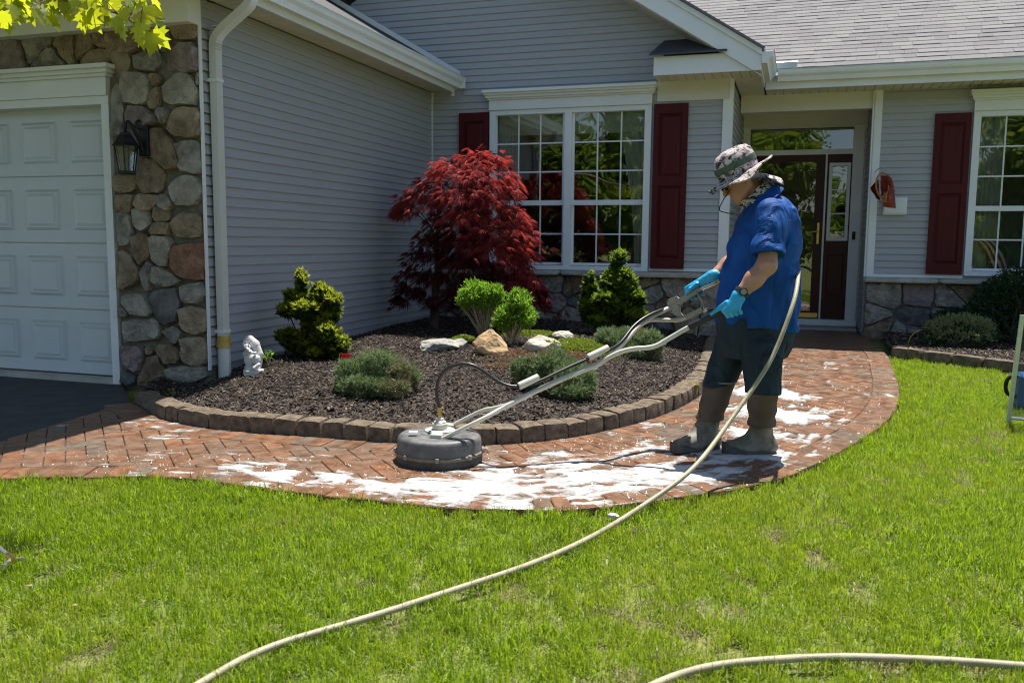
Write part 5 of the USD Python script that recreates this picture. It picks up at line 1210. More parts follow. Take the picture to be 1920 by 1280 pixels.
weed("tiny yellow green seedling at the foot of the downspout", 428, 698, 8, "weed_yellow", 3, 2, leafL=.026)
weed("yellow green seedling in mulch just left of the brown boots", 1302, 730, 14, "weed_yellow", 5, 3, leafL=.032)
weed("bright yellow weed leaning on the beige angular rock", 1030, 660, 26, "weed_yellow", 6, 4, leafL=.04)
weed("small green weed patch right of the squirrel statue", 505, 684, 26, "spirea_leaf", 9, 5, leafL=.05, w=.024)
weed("dark green seedling in shade behind the black handle grip", 1308, 632, 20, "conifer_lime", 9, 6, leafL=.035)
weed("tiny green sprout in the pavers beside the stone border", 1245, 795, 6, "spirea_leaf", 3, 7, f=lambda x, y: gnd(x, y), leafL=.018, w=.008)

# ------------------------------------------------------------------ the surface cleaner
MC = np.array([machine_c[0], machine_c[1], 0.0]); MR = .229
sc_ = thing("surface_cleaner", "round dark grey rotary surface cleaner with long forked beige handle on wet bricks", "surface cleaner", MC)
prof = [(0, .045), (MR - .02, .045), (MR - .002, .05), (MR, .055), (MR - .003, .115), (MR - .008, .132), (MR - .018, .141), (MR - .036, .145), (MR - .06, .146), (.10, .148), (.095, .152), (0, .152)]
obj("deck", revolve(prof, MC, 64), "deck_plastic", sc_, smooth=35)
obj("deck_rim", revolve([(MR - .03, .040), (MR + .004, .040), (MR + .009, .046), (MR + .009, .056), (MR + .002, .062), (MR - .03, .062)], MC, 64), "skirt", sc_, smooth=30)
obj("brush_skirt", revolve([(MR - .02, .002), (MR - .002, .0), (MR + .003, .020), (MR + .002, .042), (MR - .02, .042)], MC, 64), "sole", sc_, smooth=30)
for a in np.arange(8) * math.pi / 4 + .35:
    c_ = MC + np.array([math.cos(a) * (MR + .007), math.sin(a) * (MR + .007), .05]); obj("rim_clip", rbx(c_[0] - .009, c_[0] + .009, c_[1] - .009, c_[1] + .009, .041, .066, .003), "sole_light", sc_)
hub = MC + np.array([-.012, .035, -.02])
obj("hub_plate", revolve([(0, .171), (.082, .171), (.082, .178), (.070, .182), (0, .182)], hub, 28), "tube_paint", sc_, smooth=30)
obj("swivel", revolve([(0, .18), (.040, .18), (.042, .19), (.042, .212), (.034, .215), (.034, .222), (.028, .226), (.022, .230), (.020, .240), (.012, .243), (.012, .252), (0, .252)], hub, 24), "tube_paint", sc_, smooth=30)
lp = at_z(797, 818, .165)
lab = np.array([[-.022, -.016], [.022, -.016], [.022, .016], [-.022, .016]]) @ np.array([[.96, .28], [-.28, .96]]) + at_z(775, 816, .147)[:2]
obj("paper_sticker", (np.vstack([np.c_[lab, np.full(4, .1655)], np.c_[lab, np.full(4, .1685)]]), BF), "paper", sc_)
# handle path, from the pivots to the grips
y0, y1, yl, yr = MC[1], -1.02, -.98, -.54
def hp(px, py, y): return at_y(px, py, y)
J0 = hp(940, 772, MC[1] + .03); J1 = hp(1128, 682, y1)
pivN, pivF = hp(818, 829, MC[1] - .105), hp(842, 800, MC[1] + .15)
def lerp_y(px, a=940, b=1128, ya=MC[1] + .03, yb=y1): return ya + (yb - ya) * (px - a) / (b - a)
def hpl(px, py): return hp(px, py, lerp_y(px))
r_t = .0145
near = chaik([pivN, hp(862, 806, MC[1] - .10), hp(902, 787, MC[1] - .07), hpl(936, 768), hpl(965, 752)], 3)
far = chaik([pivF, hp(872, 785, MC[1] + .15), hp(906, 768, MC[1] + .14), hp(930, 765, MC[1] + .07), hpl(960, 755)], 3)
main = [hpl(948, 762), hpl(1000, 735), hpl(1060, 708), hpl(1128, 680)]
obj("lower_fork_tube", tube(near, .0125, 10), "tube_paint", sc_, smooth=50)
obj("lower_fork_tube", tube(far, .0115, 10), "tube_paint", sc_, smooth=50)
obj("main_tube", tube(main, r_t, 12), "tube_paint", sc_, smooth=50)
gripA, gripB = hp(1290, 614, yl), hp(1392, 566, yl + .0)
armN = chaik([hpl(1110, 690), hp(1150, 664, y1 + .005), hp(1185, 653, y1 + .02), hp(1225, 652, yl - .02), hp(1252, 636, yl), gripA, hp(1297, 611, yl)], 3)
obj("near_arm_tube", tube(armN, .0135, 12), "tube_paint", sc_, smooth=50)
obj("grip_sleeve", tube([hp(1292, 613, yl), gripB], .0175, 14), "black_rubber", sc_, smooth=50)
armF = chaik([hpl(1115, 688), hp(1150, 662, y1 + .03), hp(1172, 640, -.93), hp(1195, 612, -.82), hp(1220, 594, -.69), hp(1255, 577, -.565)], 3)
obj("far_arm_tube", tube(armF, .0135, 12), "tube_paint", sc_, smooth=50)
armF2 = chaik([hp(1196, 612, -.81), hp(1215, 600, -.71), hp(1232, 599, -.64), hp(1268, 601, -.58), hp(1283, 597, -.56), hp(1300, 588, -.55), hp(1318, 578, -.55)], 3)
obj("lower_gun_tube", tube(armF2, .0125, 12), "tube_paint", sc_, smooth=50)
# yoke pivots on the deck
for p in (pivN, pivF):
    obj("pivot_bracket", rbx(p[0] - .030, p[0] + .034, p[1] - .022, p[1] + .022, .145, .168, .004), "tube_paint", sc_)
    for s_ in (-1, 1): obj("pivot_ear", rbx(p[0] - .018, p[0] + .018, p[1] + s_ * .017 - .004, p[1] + s_ * .017 + .004, .160, p[2] + .018, .003), "tube_paint", sc_)
    obj("pivot_bolt", tube([p + [0, -.028, 0], p + [0, .028, 0]], .009, 8), "steel", sc_)
# pressure hose of the cleaner with its two clamps
hs = hub + np.array([0, 0, .245])
def off(p, d=.030): return p + UPP * d
UPP = np.array([-.10, .0, 1.0]); UPP /= np.linalg.norm(UPP)
bh = [hs, hs + [0, 0, .05], hp(819, 740, MC[1] + .03), hp(826, 704, MC[1] + .03), hp(850, 686, MC[1] + .03), hp(884, 684, MC[1] + .03), hp(915, 702, MC[1] + .06), hp(945, 720, MC[1] + .08), off(hpl(985, 735), .034), off(hpl(1060, 702), .030), off(hpl(1120, 677), .032), hp(1160, 645, y1 + .05), hp(1185, 615, -.86), hp(1215, 592, -.74), hp(1244, 580, -.60)]
obj("supply_hose", tube(spline(bh, 90), .0095, 8), "black_rubber", sc_, smooth=60)
obj("hose_fitting", tube([hs - [0, 0, .01], hs + [0, 0, .055]], .0125, 8), "brass", sc_, smooth=40)
for a, b in (((974, 733), (1010, 716)), ((1104, 679), (1141, 661))):
    A_, B_ = off(hpl(*a), .026), off(hpl(*b), .026)
    obj("hose_clamp", tube([A_, B_], .0205, 14), "tube_paint", sc_, smooth=50)
for px_, py_ in ((1058, 712), (1066, 708)): p = hpl(px_, py_); obj("adjust_bolt", tube([p + [0, -.02, 0], p + [0, .02, 0]], .006, 8), "steel", sc_)
# trigger gun: flat moulded housing
yg = -.55
def plate(pts, y_, th, name, m, hole=None):
    q = np.array([at_y(a, b, y_)[[0, 2]] for a, b in pts]); P = Polygon(q).buffer(-.004).buffer(.004)
    if hole is not None: P = P.difference(Polygon([tuple(at_y(a, b, y_)[[0, 2]]) for a, b in hole]).buffer(-.003).buffer(.003))
    parts = [extr(P, y_ - th / 2, y_ + th / 2)]
    if P.buffer(-.005).area > 0: parts.append(extr(P.buffer(-.005), y_ - th / 2 - .004, y_ + th / 2 + .004))
    obj(name, cat_(parts), m, sc_)
Z = lambda x, y: (1180 + x / 5.82, 440 + y / 5.82)
plate([Z(415, 745), Z(430, 700), Z(510, 672), Z(545, 690), Z(640, 640), Z(740, 590), Z(755, 640), Z(600, 735), Z(555, 770), Z(560, 850), Z(590, 885), Z(740, 810), Z(800, 780), Z(815, 840), Z(700, 900), Z(630, 930), Z(575, 910), Z(500, 880), Z(430, 830)], yg, .034, "gun_housing", "gun_plastic")
for a, b in ((458, 832), (535, 765), (515, 680), (585, 890), (795, 797)): p = at_y(*Z(a, b), yg - .021); obj("screw", tube([p + [0, .004, 0], p - [0, .0035, 0]], .0035, 6), "iron", sc_)
for (a, b), (c_, d_) in (((440, 775), (520, 730)), ((490, 845), (545, 800))): obj("housing_rib", tube([at_y(*Z(a, b), yg - .0215), at_y(*Z(c_, d_), yg - .0215)], .0018, 4), "gun_plastic", sc_)
obj("trigger_guard", tube(chaik([at_y(*Z(800, 790), yg), at_y(*Z(800, 720), yg), at_y(*Z(770, 690), yg), at_y(*Z(750, 650), yg)], 2), .007, 6), "gun_plastic", sc_, smooth=50)
obj("nozzle_end", tube([at_y(*Z(800, 830), yg), at_y(*Z(845, 810), yg)], .011, 10), "steel", sc_, smooth=40)
obj("gun_grip", tube([at_y(*Z(660, 640), yg), at_y(*Z(770, 585), yg)], .0185, 12), "gun_plastic", sc_, smooth=50)
obj("inlet_tube", tube([at_y(*Z(755, 600), yg), at_y(*Z(800, 580), yg), at_y(*Z(935, 520), yg)], [.010, .013, .013], 12), "steel", sc_, smooth=40)
obj("quick_coupler", tube([at_y(*Z(920, 527), yg), at_y(*Z(950, 510), yg), at_y(*Z(955, 508), yg), at_y(*Z(985, 495), yg)], [.016, .016, .012, .012], 10), "brass", sc_, smooth=30)
obj("coupler_sleeve", tube([at_y(*Z(985, 497), yg), at_y(*Z(1060, 462), yg)], .015, 10), "iron", sc_, smooth=40)

# ------------------------------------------------------------------ hoses on the lawn
gp = lambda px_, py_, o=.0: at_g(px_, py_, o)
c0 = at_y(*Z(1055, 465), yg)
air = [c0, at_y(1385, 510, -.36), at_y(1440, 498, -.26), at_y(1484, 494, -.36), at_y(1497, 512, -.70), at_y(1491, 555, -.92), at_y(1473, 610, -1.02), at_y(1445, 675, -1.10), at_y(1402, 742, -1.22), at_y(1350, 815, -1.42), at_y(1290, 886, -1.70)]
on = [gp(1212, 943, .03), gp(1120, 1000), gp(1000, 1055), gp(880, 1096), gp(760, 1135), gp(640, 1172), gp(535, 1203), gp(450, 1238), gp(375, 1281), gp(300, 1325), gp(200, 1400)]
P = spline(air + on, 180)
obj("pressure_hose", tube(P, .0112, 10), "tan_hose", smooth=60, label="long tan pressure hose running from behind the man across the lawn", cat="hose")
on2 = [gp(1100, 1345), gp(1180, 1306), gp(1240, 1277), gp(1300, 1256), gp(1370, 1243), gp(1450, 1236), gp(1560, 1231), gp(1700, 1234), gp(1830, 1241), gp(1960, 1251), gp(2100, 1262)]
obj("pressure_hose", tube(spline(on2, 90), .0112, 10), "tan_hose", smooth=60, label="short stretch of tan hose in the grass at the bottom right corner", cat="hose")

# ------------------------------------------------------------------ squirrel statue
sb = bed_at(477, 700); r0 = np.linalg.norm(sb - CAM) / FOC
def sp_(x, y, z): return sb + np.array([x, y, z])
f_ = lambda px_, py_, dy=0.0: at_y(px_, py_, sb[1] + dy)
def sq(P):
    ds = [sd_ell(P, f_(473, 689, -.01), (.060, .055, .030)), sd_ell(P, f_(470, 674, -.005), (.052, .050, .060)), sd_ell(P, f_(466, 664, -.015), (.038, .038, .045)), sd_ell(P, f_(480, 674, -.028), (.034, .034, .040)),
          sd_cone(P, f_(484, 684, -.04), f_(476, 690, -.075), .018, .014), sd_ell(P, f_(463.5, 650.5, -.035), (.025, .030, .024)), sd_cone(P, f_(464, 653, -.05), f_(466, 656, -.078), .016, .009),
          sd_cone(P, f_(486, 684, .035), f_(485, 664, .045), .022, .034), sd_cone(P, f_(485, 664, .045), f_(478, 646, .042), .034, .037), sd_cone(P, f_(478, 646, .042), f_(468, 637, .032), .037, .036), sd_cone(P, f_(468, 637, .032), f_(462, 640, .012), .034, .026),
          sd_cone(P, f_(457, 646, -.03), f_(455.2, 642, -.03), .009, .004), sd_cone(P, f_(467, 644, -.042), f_(468.3, 640, -.042), .009, .004),
          sd_cone(P, f_(478, 662, -.045), f_(470, 661.5, -.072), .012, .008), sd_cone(P, f_(458, 664, -.04), f_(466, 661.5, -.072), .012, .008), sd_ell(P, f_(468, 659.5, -.082), (.011, .010, .011))]
    d0 = fold(ds, .0065)
    for c_ in (f_(460.5, 649, -.062), f_(467.5, 649.5, -.060)): d0 = np.maximum(d0, -(np.linalg.norm(P - c_, axis=1) - .0055))
    ds = [d0]
    d = fold(ds, .006); q = P - sb
    base = np.maximum(np.abs(q[:, 2] - .012) - .020, np.sqrt((q[:, 0] / .078) ** 2 + ((q[:, 1] + .01) / .075) ** 2) * .07 - .07)
    return smin(d, base, .010) + .003 * fbm(P, 70, 2)
obj("squirrel_statue", surface_nets(sq, sb + [-.16, -.16, -.03], sb + [.16, .16, .33], .0036), "statue", smooth=True, label="white stone squirrel statue sitting upright on the mulch by the downspout", cat="statue")
# marker flag, thin stake
fb = bed_at(634, 728); ft_ = at_y(638, 660, fb[1])
mf = thing("marker_flag", "small red plastic utility marker flag on thin wire stake", "flag", fb)
obj("stake", tube([fb - [0, 0, .03], at_y(637, 662, fb[1])], .0016, 5), "steel", mf)
q = [at_y(a, b_, fb[1] + d_) for a, b_, d_ in ((638, 661, 0), (647, 663, .02), (656, 662, -.01), (656, 672, .0), (654, 680, .01), (645, 681, .02), (640, 681, 0))]
obj("flag", (np.array(q + [x + [0, .0015, 0] for x in q]), np.array([(0, 1, 6), (1, 5, 6), (1, 2, 5), (2, 3, 5), (3, 4, 5), (7, 13, 8), (8, 13, 12), (8, 12, 9), (9, 12, 10), (10, 12, 11)])), "red_flag", mf)
sk = bed_at(503, 665); tp = at_y(501, 627, sk[1])
stk = thing("garden_stake", "thin metal plant stake with ball end between squirrel statue and golden cypress", "stake", sk)
obj("rod", tube([sk - [0, 0, .05], tp], .003, 6), "steel", stk); obj("ball", revolve([(0, -.009), (.007, -.006), (.009, 0), (.007, .006), (0, .009)], tp, 10), "steel", stk, smooth=60)

# ------------------------------------------------------------------ equipment at the edges
fr = thing("screen_frame", "upright aluminium framed mesh panel standing on the lawn at the right edge", "panel", at_g(1900, 822))
g0, g1 = at_g(1888, 792), at_g(1912, 800)
A0, A1 = at_g(1890, 795, -.02), at_y(1917, 590, at_g(1890, 795)[1])
dx = np.array([.62, -.10, 0]); hgt = A1[2]
top_off = A1 - A0
legs = [(A0, A0 + top_off), (A0 + np.array([.10, -.05, 0]), A0 + np.array([.10, -.05, 0]) + top_off * .98), (A0 + dx, A0 + dx + top_off)]
for a, b_ in legs: obj("upright", rect_tube(np.array([a, b_]), .022, .026), "alu", fr)
for t in (.06, .985): 
    a = legs[0][0] + (legs[0][1] - legs[0][0]) * t; obj("rail", tube([a, a + dx], .012, 6), "alu", fr)
pm = legs[0][0] + np.array([.012, .0, 0]); V = [pm + top_off * .07, pm + dx * .96 + top_off * .07, pm + dx * .96 + top_off * .97, pm + top_off * .97]
obj("mesh_panel", (np.array(V), np.array([(0, 1, 2), (0, 2, 3)])), "screen_mesh", fr)
jb = at_g(1915, 775, .0) + np.array([.0, .35, 0])
jb = np.array([at_y(1905, 730, jb[1])[0], jb[1], float(gnd(0, jb[1])) - .03])
jug = thing("blue_jug", "blue plastic jug with dark handle on the lawn behind the mesh panel", "jug", jb)
zt_ = at_y(1900, 698, jb[1])[2]
obj("jug_body", rbx(jb[0] + .0, jb[0] + .22, jb[1] - .09, jb[1] + .09, jb[2], zt_, .02), "blue_plastic", jug)
obj("jug_handle", tube(chaik([(jb[0] + .02, jb[1] - .02, zt_ - .02), (jb[0] - .07, jb[1] - .02, zt_ - .03), (jb[0] - .075, jb[1] - .02, zt_ - .16), (jb[0] + .02, jb[1] - .02, zt_ - .18)], 2), .014, 8), "iron", jug, smooth=50)
obj("jug_cap", revolve([(0, 0), (.03, 0), (.03, .03), (0, .03)], (jb[0] + .12, jb[1], zt_), 14), "iron", jug, smooth=30)
wa = at_g(-60, 975, .05); wb = at_g(22, 1046, .02); wc = at_g(43, 1048, .02); wd = at_g(6, 1061, .02)
wand = thing("spray_wand", "end of a grey spray wand with brass tee on the lawn at left edge", "wand", wb)
obj("lance", tube([wa, wb], .007, 8), "steel", wand, smooth=50); obj("tee", tube([wb - (wb - wa) * .08, wb + (wb - wa) * .05], .012, 8), "brass", wand, smooth=40)
obj("tip_bar", tube([wd, wb, wc], .006, 8), "steel", wand, smooth=40)
for p in (wd, wc, wd * .7 + wb * .3): obj("nozzle", tube([p - [0, 0, .010], p + [0, 0, .008]], .006, 8), "steel", wand, smooth=40)

# ------------------------------------------------------------------ the man
AL = math.radians(20)
FB = np.array([-math.cos(AL), -math.sin(AL), 0]); LB = np.array([math.sin(AL), -math.cos(AL), 0])     # his forward and his left
YC = -.64
pp = lambda px_, py_, y=YC: at_y(px_, py_, y)
man = thing("person", "man in blue polo shirt, sun hat, dark shorts and rubber boots guiding the cleaner", "person", at_z(1380, 845, 0.0))
# joints
hipL, hipR = pp(1432, 640, -.735), pp(1385, 640, -.56)
kneeL, kneeR = pp(1431, 722, -.765), pp(1350, 716, -.62)
heelL, toeL = at_z(1438, 853, 0) + [0, .05, 0], at_z(1368, 853, 0) + [0, .045, 0]
heelR, toeR = at_z(1333, 841, 0) + [0, .03, 0], at_z(1270, 851, 0) + [0, .04, 0]
ankL, ankR = np.array([*(heelL * .80 + toeL * .2)[:2], .10]), np.array([*(heelR * .80 + toeR * .2)[:2], .10])
shL, shR = pp(1447, 402, -.825), pp(1425, 398, -.45)
elL, elR = pp(1438, 497, -.935), pp(1390, 478, -.43)
wrL, wrR = pp(1384, 556, yl - .005), pp(1335, 519, yg + .01)
hc = pp(1389, 336)
TILT = math.radians(33)
HF = FB * math.cos(TILT) + np.array([0, 0, -math.sin(TILT)]); HU = FB * math.sin(TILT) + np.array([0, 0, math.cos(TILT)]); HL = LB
HM = np.stack([HF, HL, HU])
hd = lambda f, l, u: hc + HF * f + HL * l + HU * u
neckB = pp(1432, 374)
def loft_sd(P, secs):
    """secs: (z, centre x, half depth along his facing, half width); the body's cross sections."""
    S = np.array(secs); S = S[np.argsort(S[:, 0])]; z = P[:, 2]; cx = np.interp(z, S[:, 0], S[:, 1]); a = np.interp(z, S[:, 0], S[:, 2]); b = np.interp(z, S[:, 0], S[:, 3])
    q = np.stack([P[:, 0] - cx, P[:, 1] - YC], 1); u = q @ FB[:2]; v = q @ LB[:2]
    k = (np.abs(u / a) ** 2.3 + np.abs(v / b) ** 2.3) ** (1 / 2.3); d = (k - 1) * np.minimum(a, b)
    return np.maximum(d, np.maximum(z - S[-1, 0], S[0, 0] - z))
def sec(py, px_, hw, b):
    p = pp(px_, py); return (p[2], p[0], hw, b)
TOR = [sec(640, 1421, .218, .185), sec(600, 1421, .219, .19), (sec(550, 1422, .217, .19)), sec(500, 1427, .204, .195), sec(450, 1434, .186, .20), sec(418, 1440, .17, .21), sec(392, 1443, .135, .18), sec(374, 1440, .10, .12), sec(360, 1432, .07, .07)]
def body(P):
    ds = [loft_sd(P, [(z, x, a - .03, b - .03) for z, x, a, b in TOR]), sd_cone(P, shL, elL, .056, .047), sd_cone(P, elL, elL * .55 + wrL * .45, .049, .045), sd_cone(P, elL * .55 + wrL * .45, wrL, .045, .031),
          sd_cone(P, shR, elR, .056, .047), sd_cone(P, elR, elR * .55 + wrR * .45, .049, .043), sd_cone(P, elR * .55 + wrR * .45, wrR, .043, .030),
          sd_cone(P, hipL, kneeL, .09, .06), sd_cone(P, kneeL, ankL, .055, .04), sd_cone(P, hipR, kneeR, .09, .06), sd_cone(P, kneeR, ankR, .055, .04), sd_cone(P, neckB, hd(-.02, 0, -.07), .062, .056)]
    return fold(ds, .03)
def head(P):
    ds = [sd_ell(P, hd(-.012, 0, .025), (.100, .077, .100), HM), sd_ell(P, hd(.030, 0, -.045), (.062, .060, .072), HM), sd_cone(P, hd(.072, 0, -.098), hd(.045, .03, -.090), .020, .018), sd_cone(P, hd(.045, .035, -.085), hd(-.01, .060, -.045), .022, .022), sd_cone(P, hd(.045, -.035, -.085), hd(-.01, -.060, -.045), .022, .022),
          sd_ell(P, hd(.058, .034, -.035), (.026, .026, .03), HM), sd_ell(P, hd(.058, -.034, -.035), (.026, .026, .03), HM)]
    d = fold(ds, .022)
    d = smin(d, sd_cone(P, hd(.092, 0, .012), hd(.116, 0, -.026), .009, .014), .012); d = smin(d, sd_ell(P, hd(.100, .011, -.032), (.012, .009, .008), HM), .006); d = smin(d, sd_ell(P, hd(.100, -.011, -.032), (.012, .009, .008), HM), .006)
    d = smin(d, sd_cone(P, hd(.087, .032, .026), hd(.087, -.032, .026), .012, .012), .012)                      # brow
    d = smin(d, sd_ell(P, hd(.086, 0, -.060), (.014, .024, .007), HM), .006); d = smin(d, sd_ell(P, hd(.083, 0, -.073), (.013, .021, .008), HM), .006)   # lips
    d = np.maximum(d, -sd_ell(P, hd(.099, 0, -.066), (.012, .022, .0022), HM))
    for s_ in (1, -1):
        d = np.maximum(d, -sd_ell(P, hd(.093, s_ * .032, .006), (.010, .018, .011), HM)); d = smin(d, sd_ell(P, hd(.080, s_ * .032, .005), (.013, .014, .011), HM), .003)
        e = smin(sd_ell(P, hd(-.012, s_ * .080, .0), (.020, .008, .031), HM), sd_ell(P, hd(-.006, s_ * .080, -.022), (.011, .008, .014), HM), .008)
        e = np.maximum(e, -sd_ell(P, hd(-.006, s_ * .090, .002), (.010, .007, .018), HM)); d = smin(d, e, .006)
    return d
allb = lambda P: smin(body(P), head(P), .018)
body_path = obj("body", surface_nets(allb, np.array([3.6, -1.12, .0]), np.array([4.45, -.25, 1.66]), .0062), "skin", man, smooth=True)
# shirt
cuffL, cuffR = shL + (elL - shL) * .80, shR + (elR - shR) * .85
def shirt(P):
    t = loft_sd(P, TOR)
    aL = sd_cone(P, shL + [0, .02, -.0], cuffL + (cuffL - shL) * .3, .088, .086); aR = sd_cone(P, shR, cuffR + (cuffR - shR) * .3, .082, .080)
    dl = (cuffL - shL) / np.linalg.norm(cuffL - shL); dr = (cuffR - shR) / np.linalg.norm(cuffR - shR)
    cutL = (P - cuffL) @ (dl * .8 + np.array([.1, 0, -.35])); cutR = (P - cuffR) @ dr
    aL = np.maximum(aL, cutL); aR = np.maximum(aR, cutR)
    q = P - pp(1420, 500)
    f = .020 * fbm(np.stack([P[:, 0] * 8, P[:, 1] * 8, P[:, 2] * 2.6 + P[:, 0] * 1.5], 1), 1.0, 3, 5)
    f += .008 * np.sin((q @ (FB * .5 + np.array([0, 0, -.85]))) * 38 + 4 * fbm(P, 5, 2, 2)) * np.exp(-((P[:, 2] - pp(1420, 470)[2]) / .16) ** 2) * np.clip(1.2 - np.abs((q @ LB) + .1) * 2, 0, 1)
    low = np.clip((pp(1420, 520)[2] - P[:, 2]) / .3, 0, 1); ang_ = np.arctan2(q @ LB, q @ FB); f += .017 * low * np.sin(ang_ * 7 + 2.5 * fbm(P, 3, 2, 7) * 4) + .007 * low * np.sin(ang_ * 15 + 9 * fbm(P, 4, 2, 3))
    dg = P - shL; f += .007 * np.sin(dg @ (FB * 24 + np.array([0, 0, 30.0])) + 6 * fbm(P, 5, 2, 12)) * np.exp(-((dg @ FB - .02) ** 2 + (dg[:, 2] + .20) ** 2) / .022)
    d = smin(t, aR, .03); d = smin(d, aL, .028) + f
    hem = pp(1420, 612)[2] + (q @ FB) * .10 + .006 * np.sin(ang_ * 5)
    d = np.maximum(d, hem - P[:, 2])
    nk = sd_cone(P, neckB + [0, 0, -.02], hd(-.02, 0, -.06), .070, .064); return np.maximum(d, -nk)
obj("shirt", surface_nets(shirt, np.array([3.70, -1.10, .55]), np.array([4.48, -.28, 1.52]), .0066), "shirt", man, smooth=True)
cdir = hd(-.03, 0, -.02) - neckB; cdir /= np.linalg.norm(cdir)
cn = np.array([-.60, -.2, .78]); cn /= np.linalg.norm(cn)
def ring_band(c, n, r0, r1, h, th, name, m, wob=.004, flare=0.0, seed=1, sq_=(1, 1), gapdir=None):
    x_ = np.cross([0, 1, 0], n); x_ /= np.linalg.norm(x_); y_ = np.cross(n, x_); k = 56; a = np.linspace(0, 2 * np.pi, k, endpoint=False); rings = []
    for hh, rr, o in ((0, r0, 0), (h * .5, (r0 + r1) / 2, 0), (h, r1, 0), (h, r1, th), (h * .5, (r0 + r1) / 2 + flare, th), (0, r0 + flare * 2, th)):
        w = wob * np.sin(a * 5 + seed + hh * 60) + wob * np.sin(a * 9 + seed * 3)
        rings.append(c + n * (hh + .5 * w[:, None]) + ((rr + o + w) * np.cos(a) * sq_[0])[:, None] * x_ + ((rr + o + w) * np.sin(a) * sq_[1])[:, None] * y_)
    rings.append(rings[0]); return obj(name, loft(rings, cap=False), m, man, smooth=True)
ring_band(pp(1432, 380), cn, .112, .083, .052, .006, "collar", "shirt", .003, .004)
gn = np.array([-.66, -.22, .70]); gn /= np.linalg.norm(gn)
ring_band(pp(1421, 372), gn, .086, .078, .055, .007, "neck_gaiter", "gaiter", .006, .0, 4)
pk = [pp(1392, 404, -.70) , pp(1378, 425, -.70), pp(1368, 450, -.70)]
# shorts
def shorts(P):
    pel = loft_sd(P, [sec(668, 1416, .17, .15), sec(650, 1417, .195, .17), sec(615, 1418, .215, .19), sec(590, 1418, .21, .185)])
    l = sd_cone(P, hipL + [-.01, 0, -.02], kneeL + [.01, 0, -.12], .112, .092); r_ = sd_cone(P, hipR + [-.03, 0, -.02], kneeR + (kneeR - hipR) * .25, .102, .082)
    cl = pp(1431, 739, -.765)[2] - P[:, 2] - .04 * (P[:, 0] - kneeL[0]); cr = pp(1350, 722, -.62)[2] + .12 * (P[:, 0] - kneeR[0]) - P[:, 2]
    l = np.maximum(l, cl); r_ = np.maximum(r_, cr)
    f = .030 * fbm(np.stack([P[:, 0] * 6 + P[:, 2] * 2, P[:, 1] * 6, P[:, 2] * 5], 1), 1, 3, 9)
    pk_ = sd_ell(P, pp(1447, 682, -.88), (.05, .02, .06)); l = smin(l, pk_, .02)
    return fold([pel, l, r_], .016) + f
obj("shorts", surface_nets(shorts, np.array([3.68, -1.0, .30]), np.array([4.42, -.38, .86]), .0066), "shorts", man, smooth=True)
# boots
def boot(knee, ank, heel, toe, topz, name_label=None, dots=0):
    d = toe - heel; d[2] = 0; L = np.linalg.norm(d); d /= L; s_ = np.array([-d[1], d[0], 0]); top = ank + (knee - ank) * ((topz - ank[2]) / (knee[2] - ank[2])); hz_ = .045
    H, B_, T = heel + [0, 0, hz_], heel + d * L * .62 + [0, 0, .036], toe + [0, 0, .034]
    def shaft(P):
        dd = sd_cone(P, top + (top - ank) * .2, ank + (top - ank) * .28, .086, .074); dd = smin(dd, sd_cone(P, ank + (top - ank) * .3, ank + (top - ank) * .18, .068, .066), .02)
        f = .005 * np.sin((P[:, 2] - ank[2]) * 70 + 5 * fbm(P, 6, 2)) * np.exp(-((P[:, 2] - ank[2] - .12) / .06) ** 2) + .006 * fbm(P, 10, 2, 3)
        return np.maximum(np.maximum(dd + f, P[:, 2] - topz), (ank + (top - ank) * .24)[2] - P[:, 2])
    def foot(P):
        dd = fold([sd_cone(P, ank + (top - ank) * .42, ank, .066, .060), sd_cone(P, ank, H, .060, .052), sd_cone(P, ank + [0, 0, -.02] + d * .03, B_, .058, .050), sd_cone(P, B_, T, .050, .043), sd_cone(P, H, B_, .048, .050)], .03)
        return np.maximum(np.maximum(dd + .006 * fbm(P, 22, 3, 1), .022 - P[:, 2]), P[:, 2] - (ank + (top - ank) * .33)[2] - .02 * ((P - ank) @ d))
    def sole_(P):
        Q = P.copy(); Q[:, 2] = .04; dd = fold([sd_cone(Q, H * [1, 1, 0] + [0, 0, .04], B_ * [1, 1, 0] + [0, 0, .04], .047, .053), sd_cone(Q, B_ * [1, 1, 0] + [0, 0, .04], T * [1, 1, 0] + [0, 0, .04], .053, .046)], .02)
        return np.maximum(np.maximum(dd - .003, -P[:, 2] + .002), P[:, 2] - .036 - .012 * (np.abs((P - heel) @ d / L - .5) * 2) ** 3)
    lo, hi = np.minimum(heel, toe) - [.10, .10, .02], np.maximum(heel, toe) + [.10, .10, 0]; hi[2] = .34; hi[:2] = np.maximum(hi[:2], top[:2] + .1); lo[:2] = np.minimum(lo[:2], top[:2] - .1)
    b_ = obj("boot", surface_nets(foot, lo, hi, .006), "boot_olive", man, smooth=True)
    hi2 = hi.copy(); hi2[2] = topz + .02; obj("boot_shaft", surface_nets(shaft, np.r_[lo[:2], .05], hi2, .006), "boot_brown", b_, smooth=True)
    obj("sole", surface_nets(sole_, lo, np.r_[hi[:2], .07], .005), "sole", b_, smooth=True)
    a = np.linspace(0, 2 * np.pi, 24); tt = (top - ank) / np.linalg.norm(top - ank); obj("boot_rim", tube(np.stack([top + .085 * (math.cos(q) * d + math.sin(q) * s_) - [0, 0, .0] for q in a]), .005, 5), "boot_brown" if not dots else "sole_light", b_, smooth=True)
boot(kneeL, ankL, heelL, toeL, pp(1431, 735, -.765)[2])
boot(kneeR, ankR, heelR, toeR, pp(1348, 714, -.62)[2], dots=1)
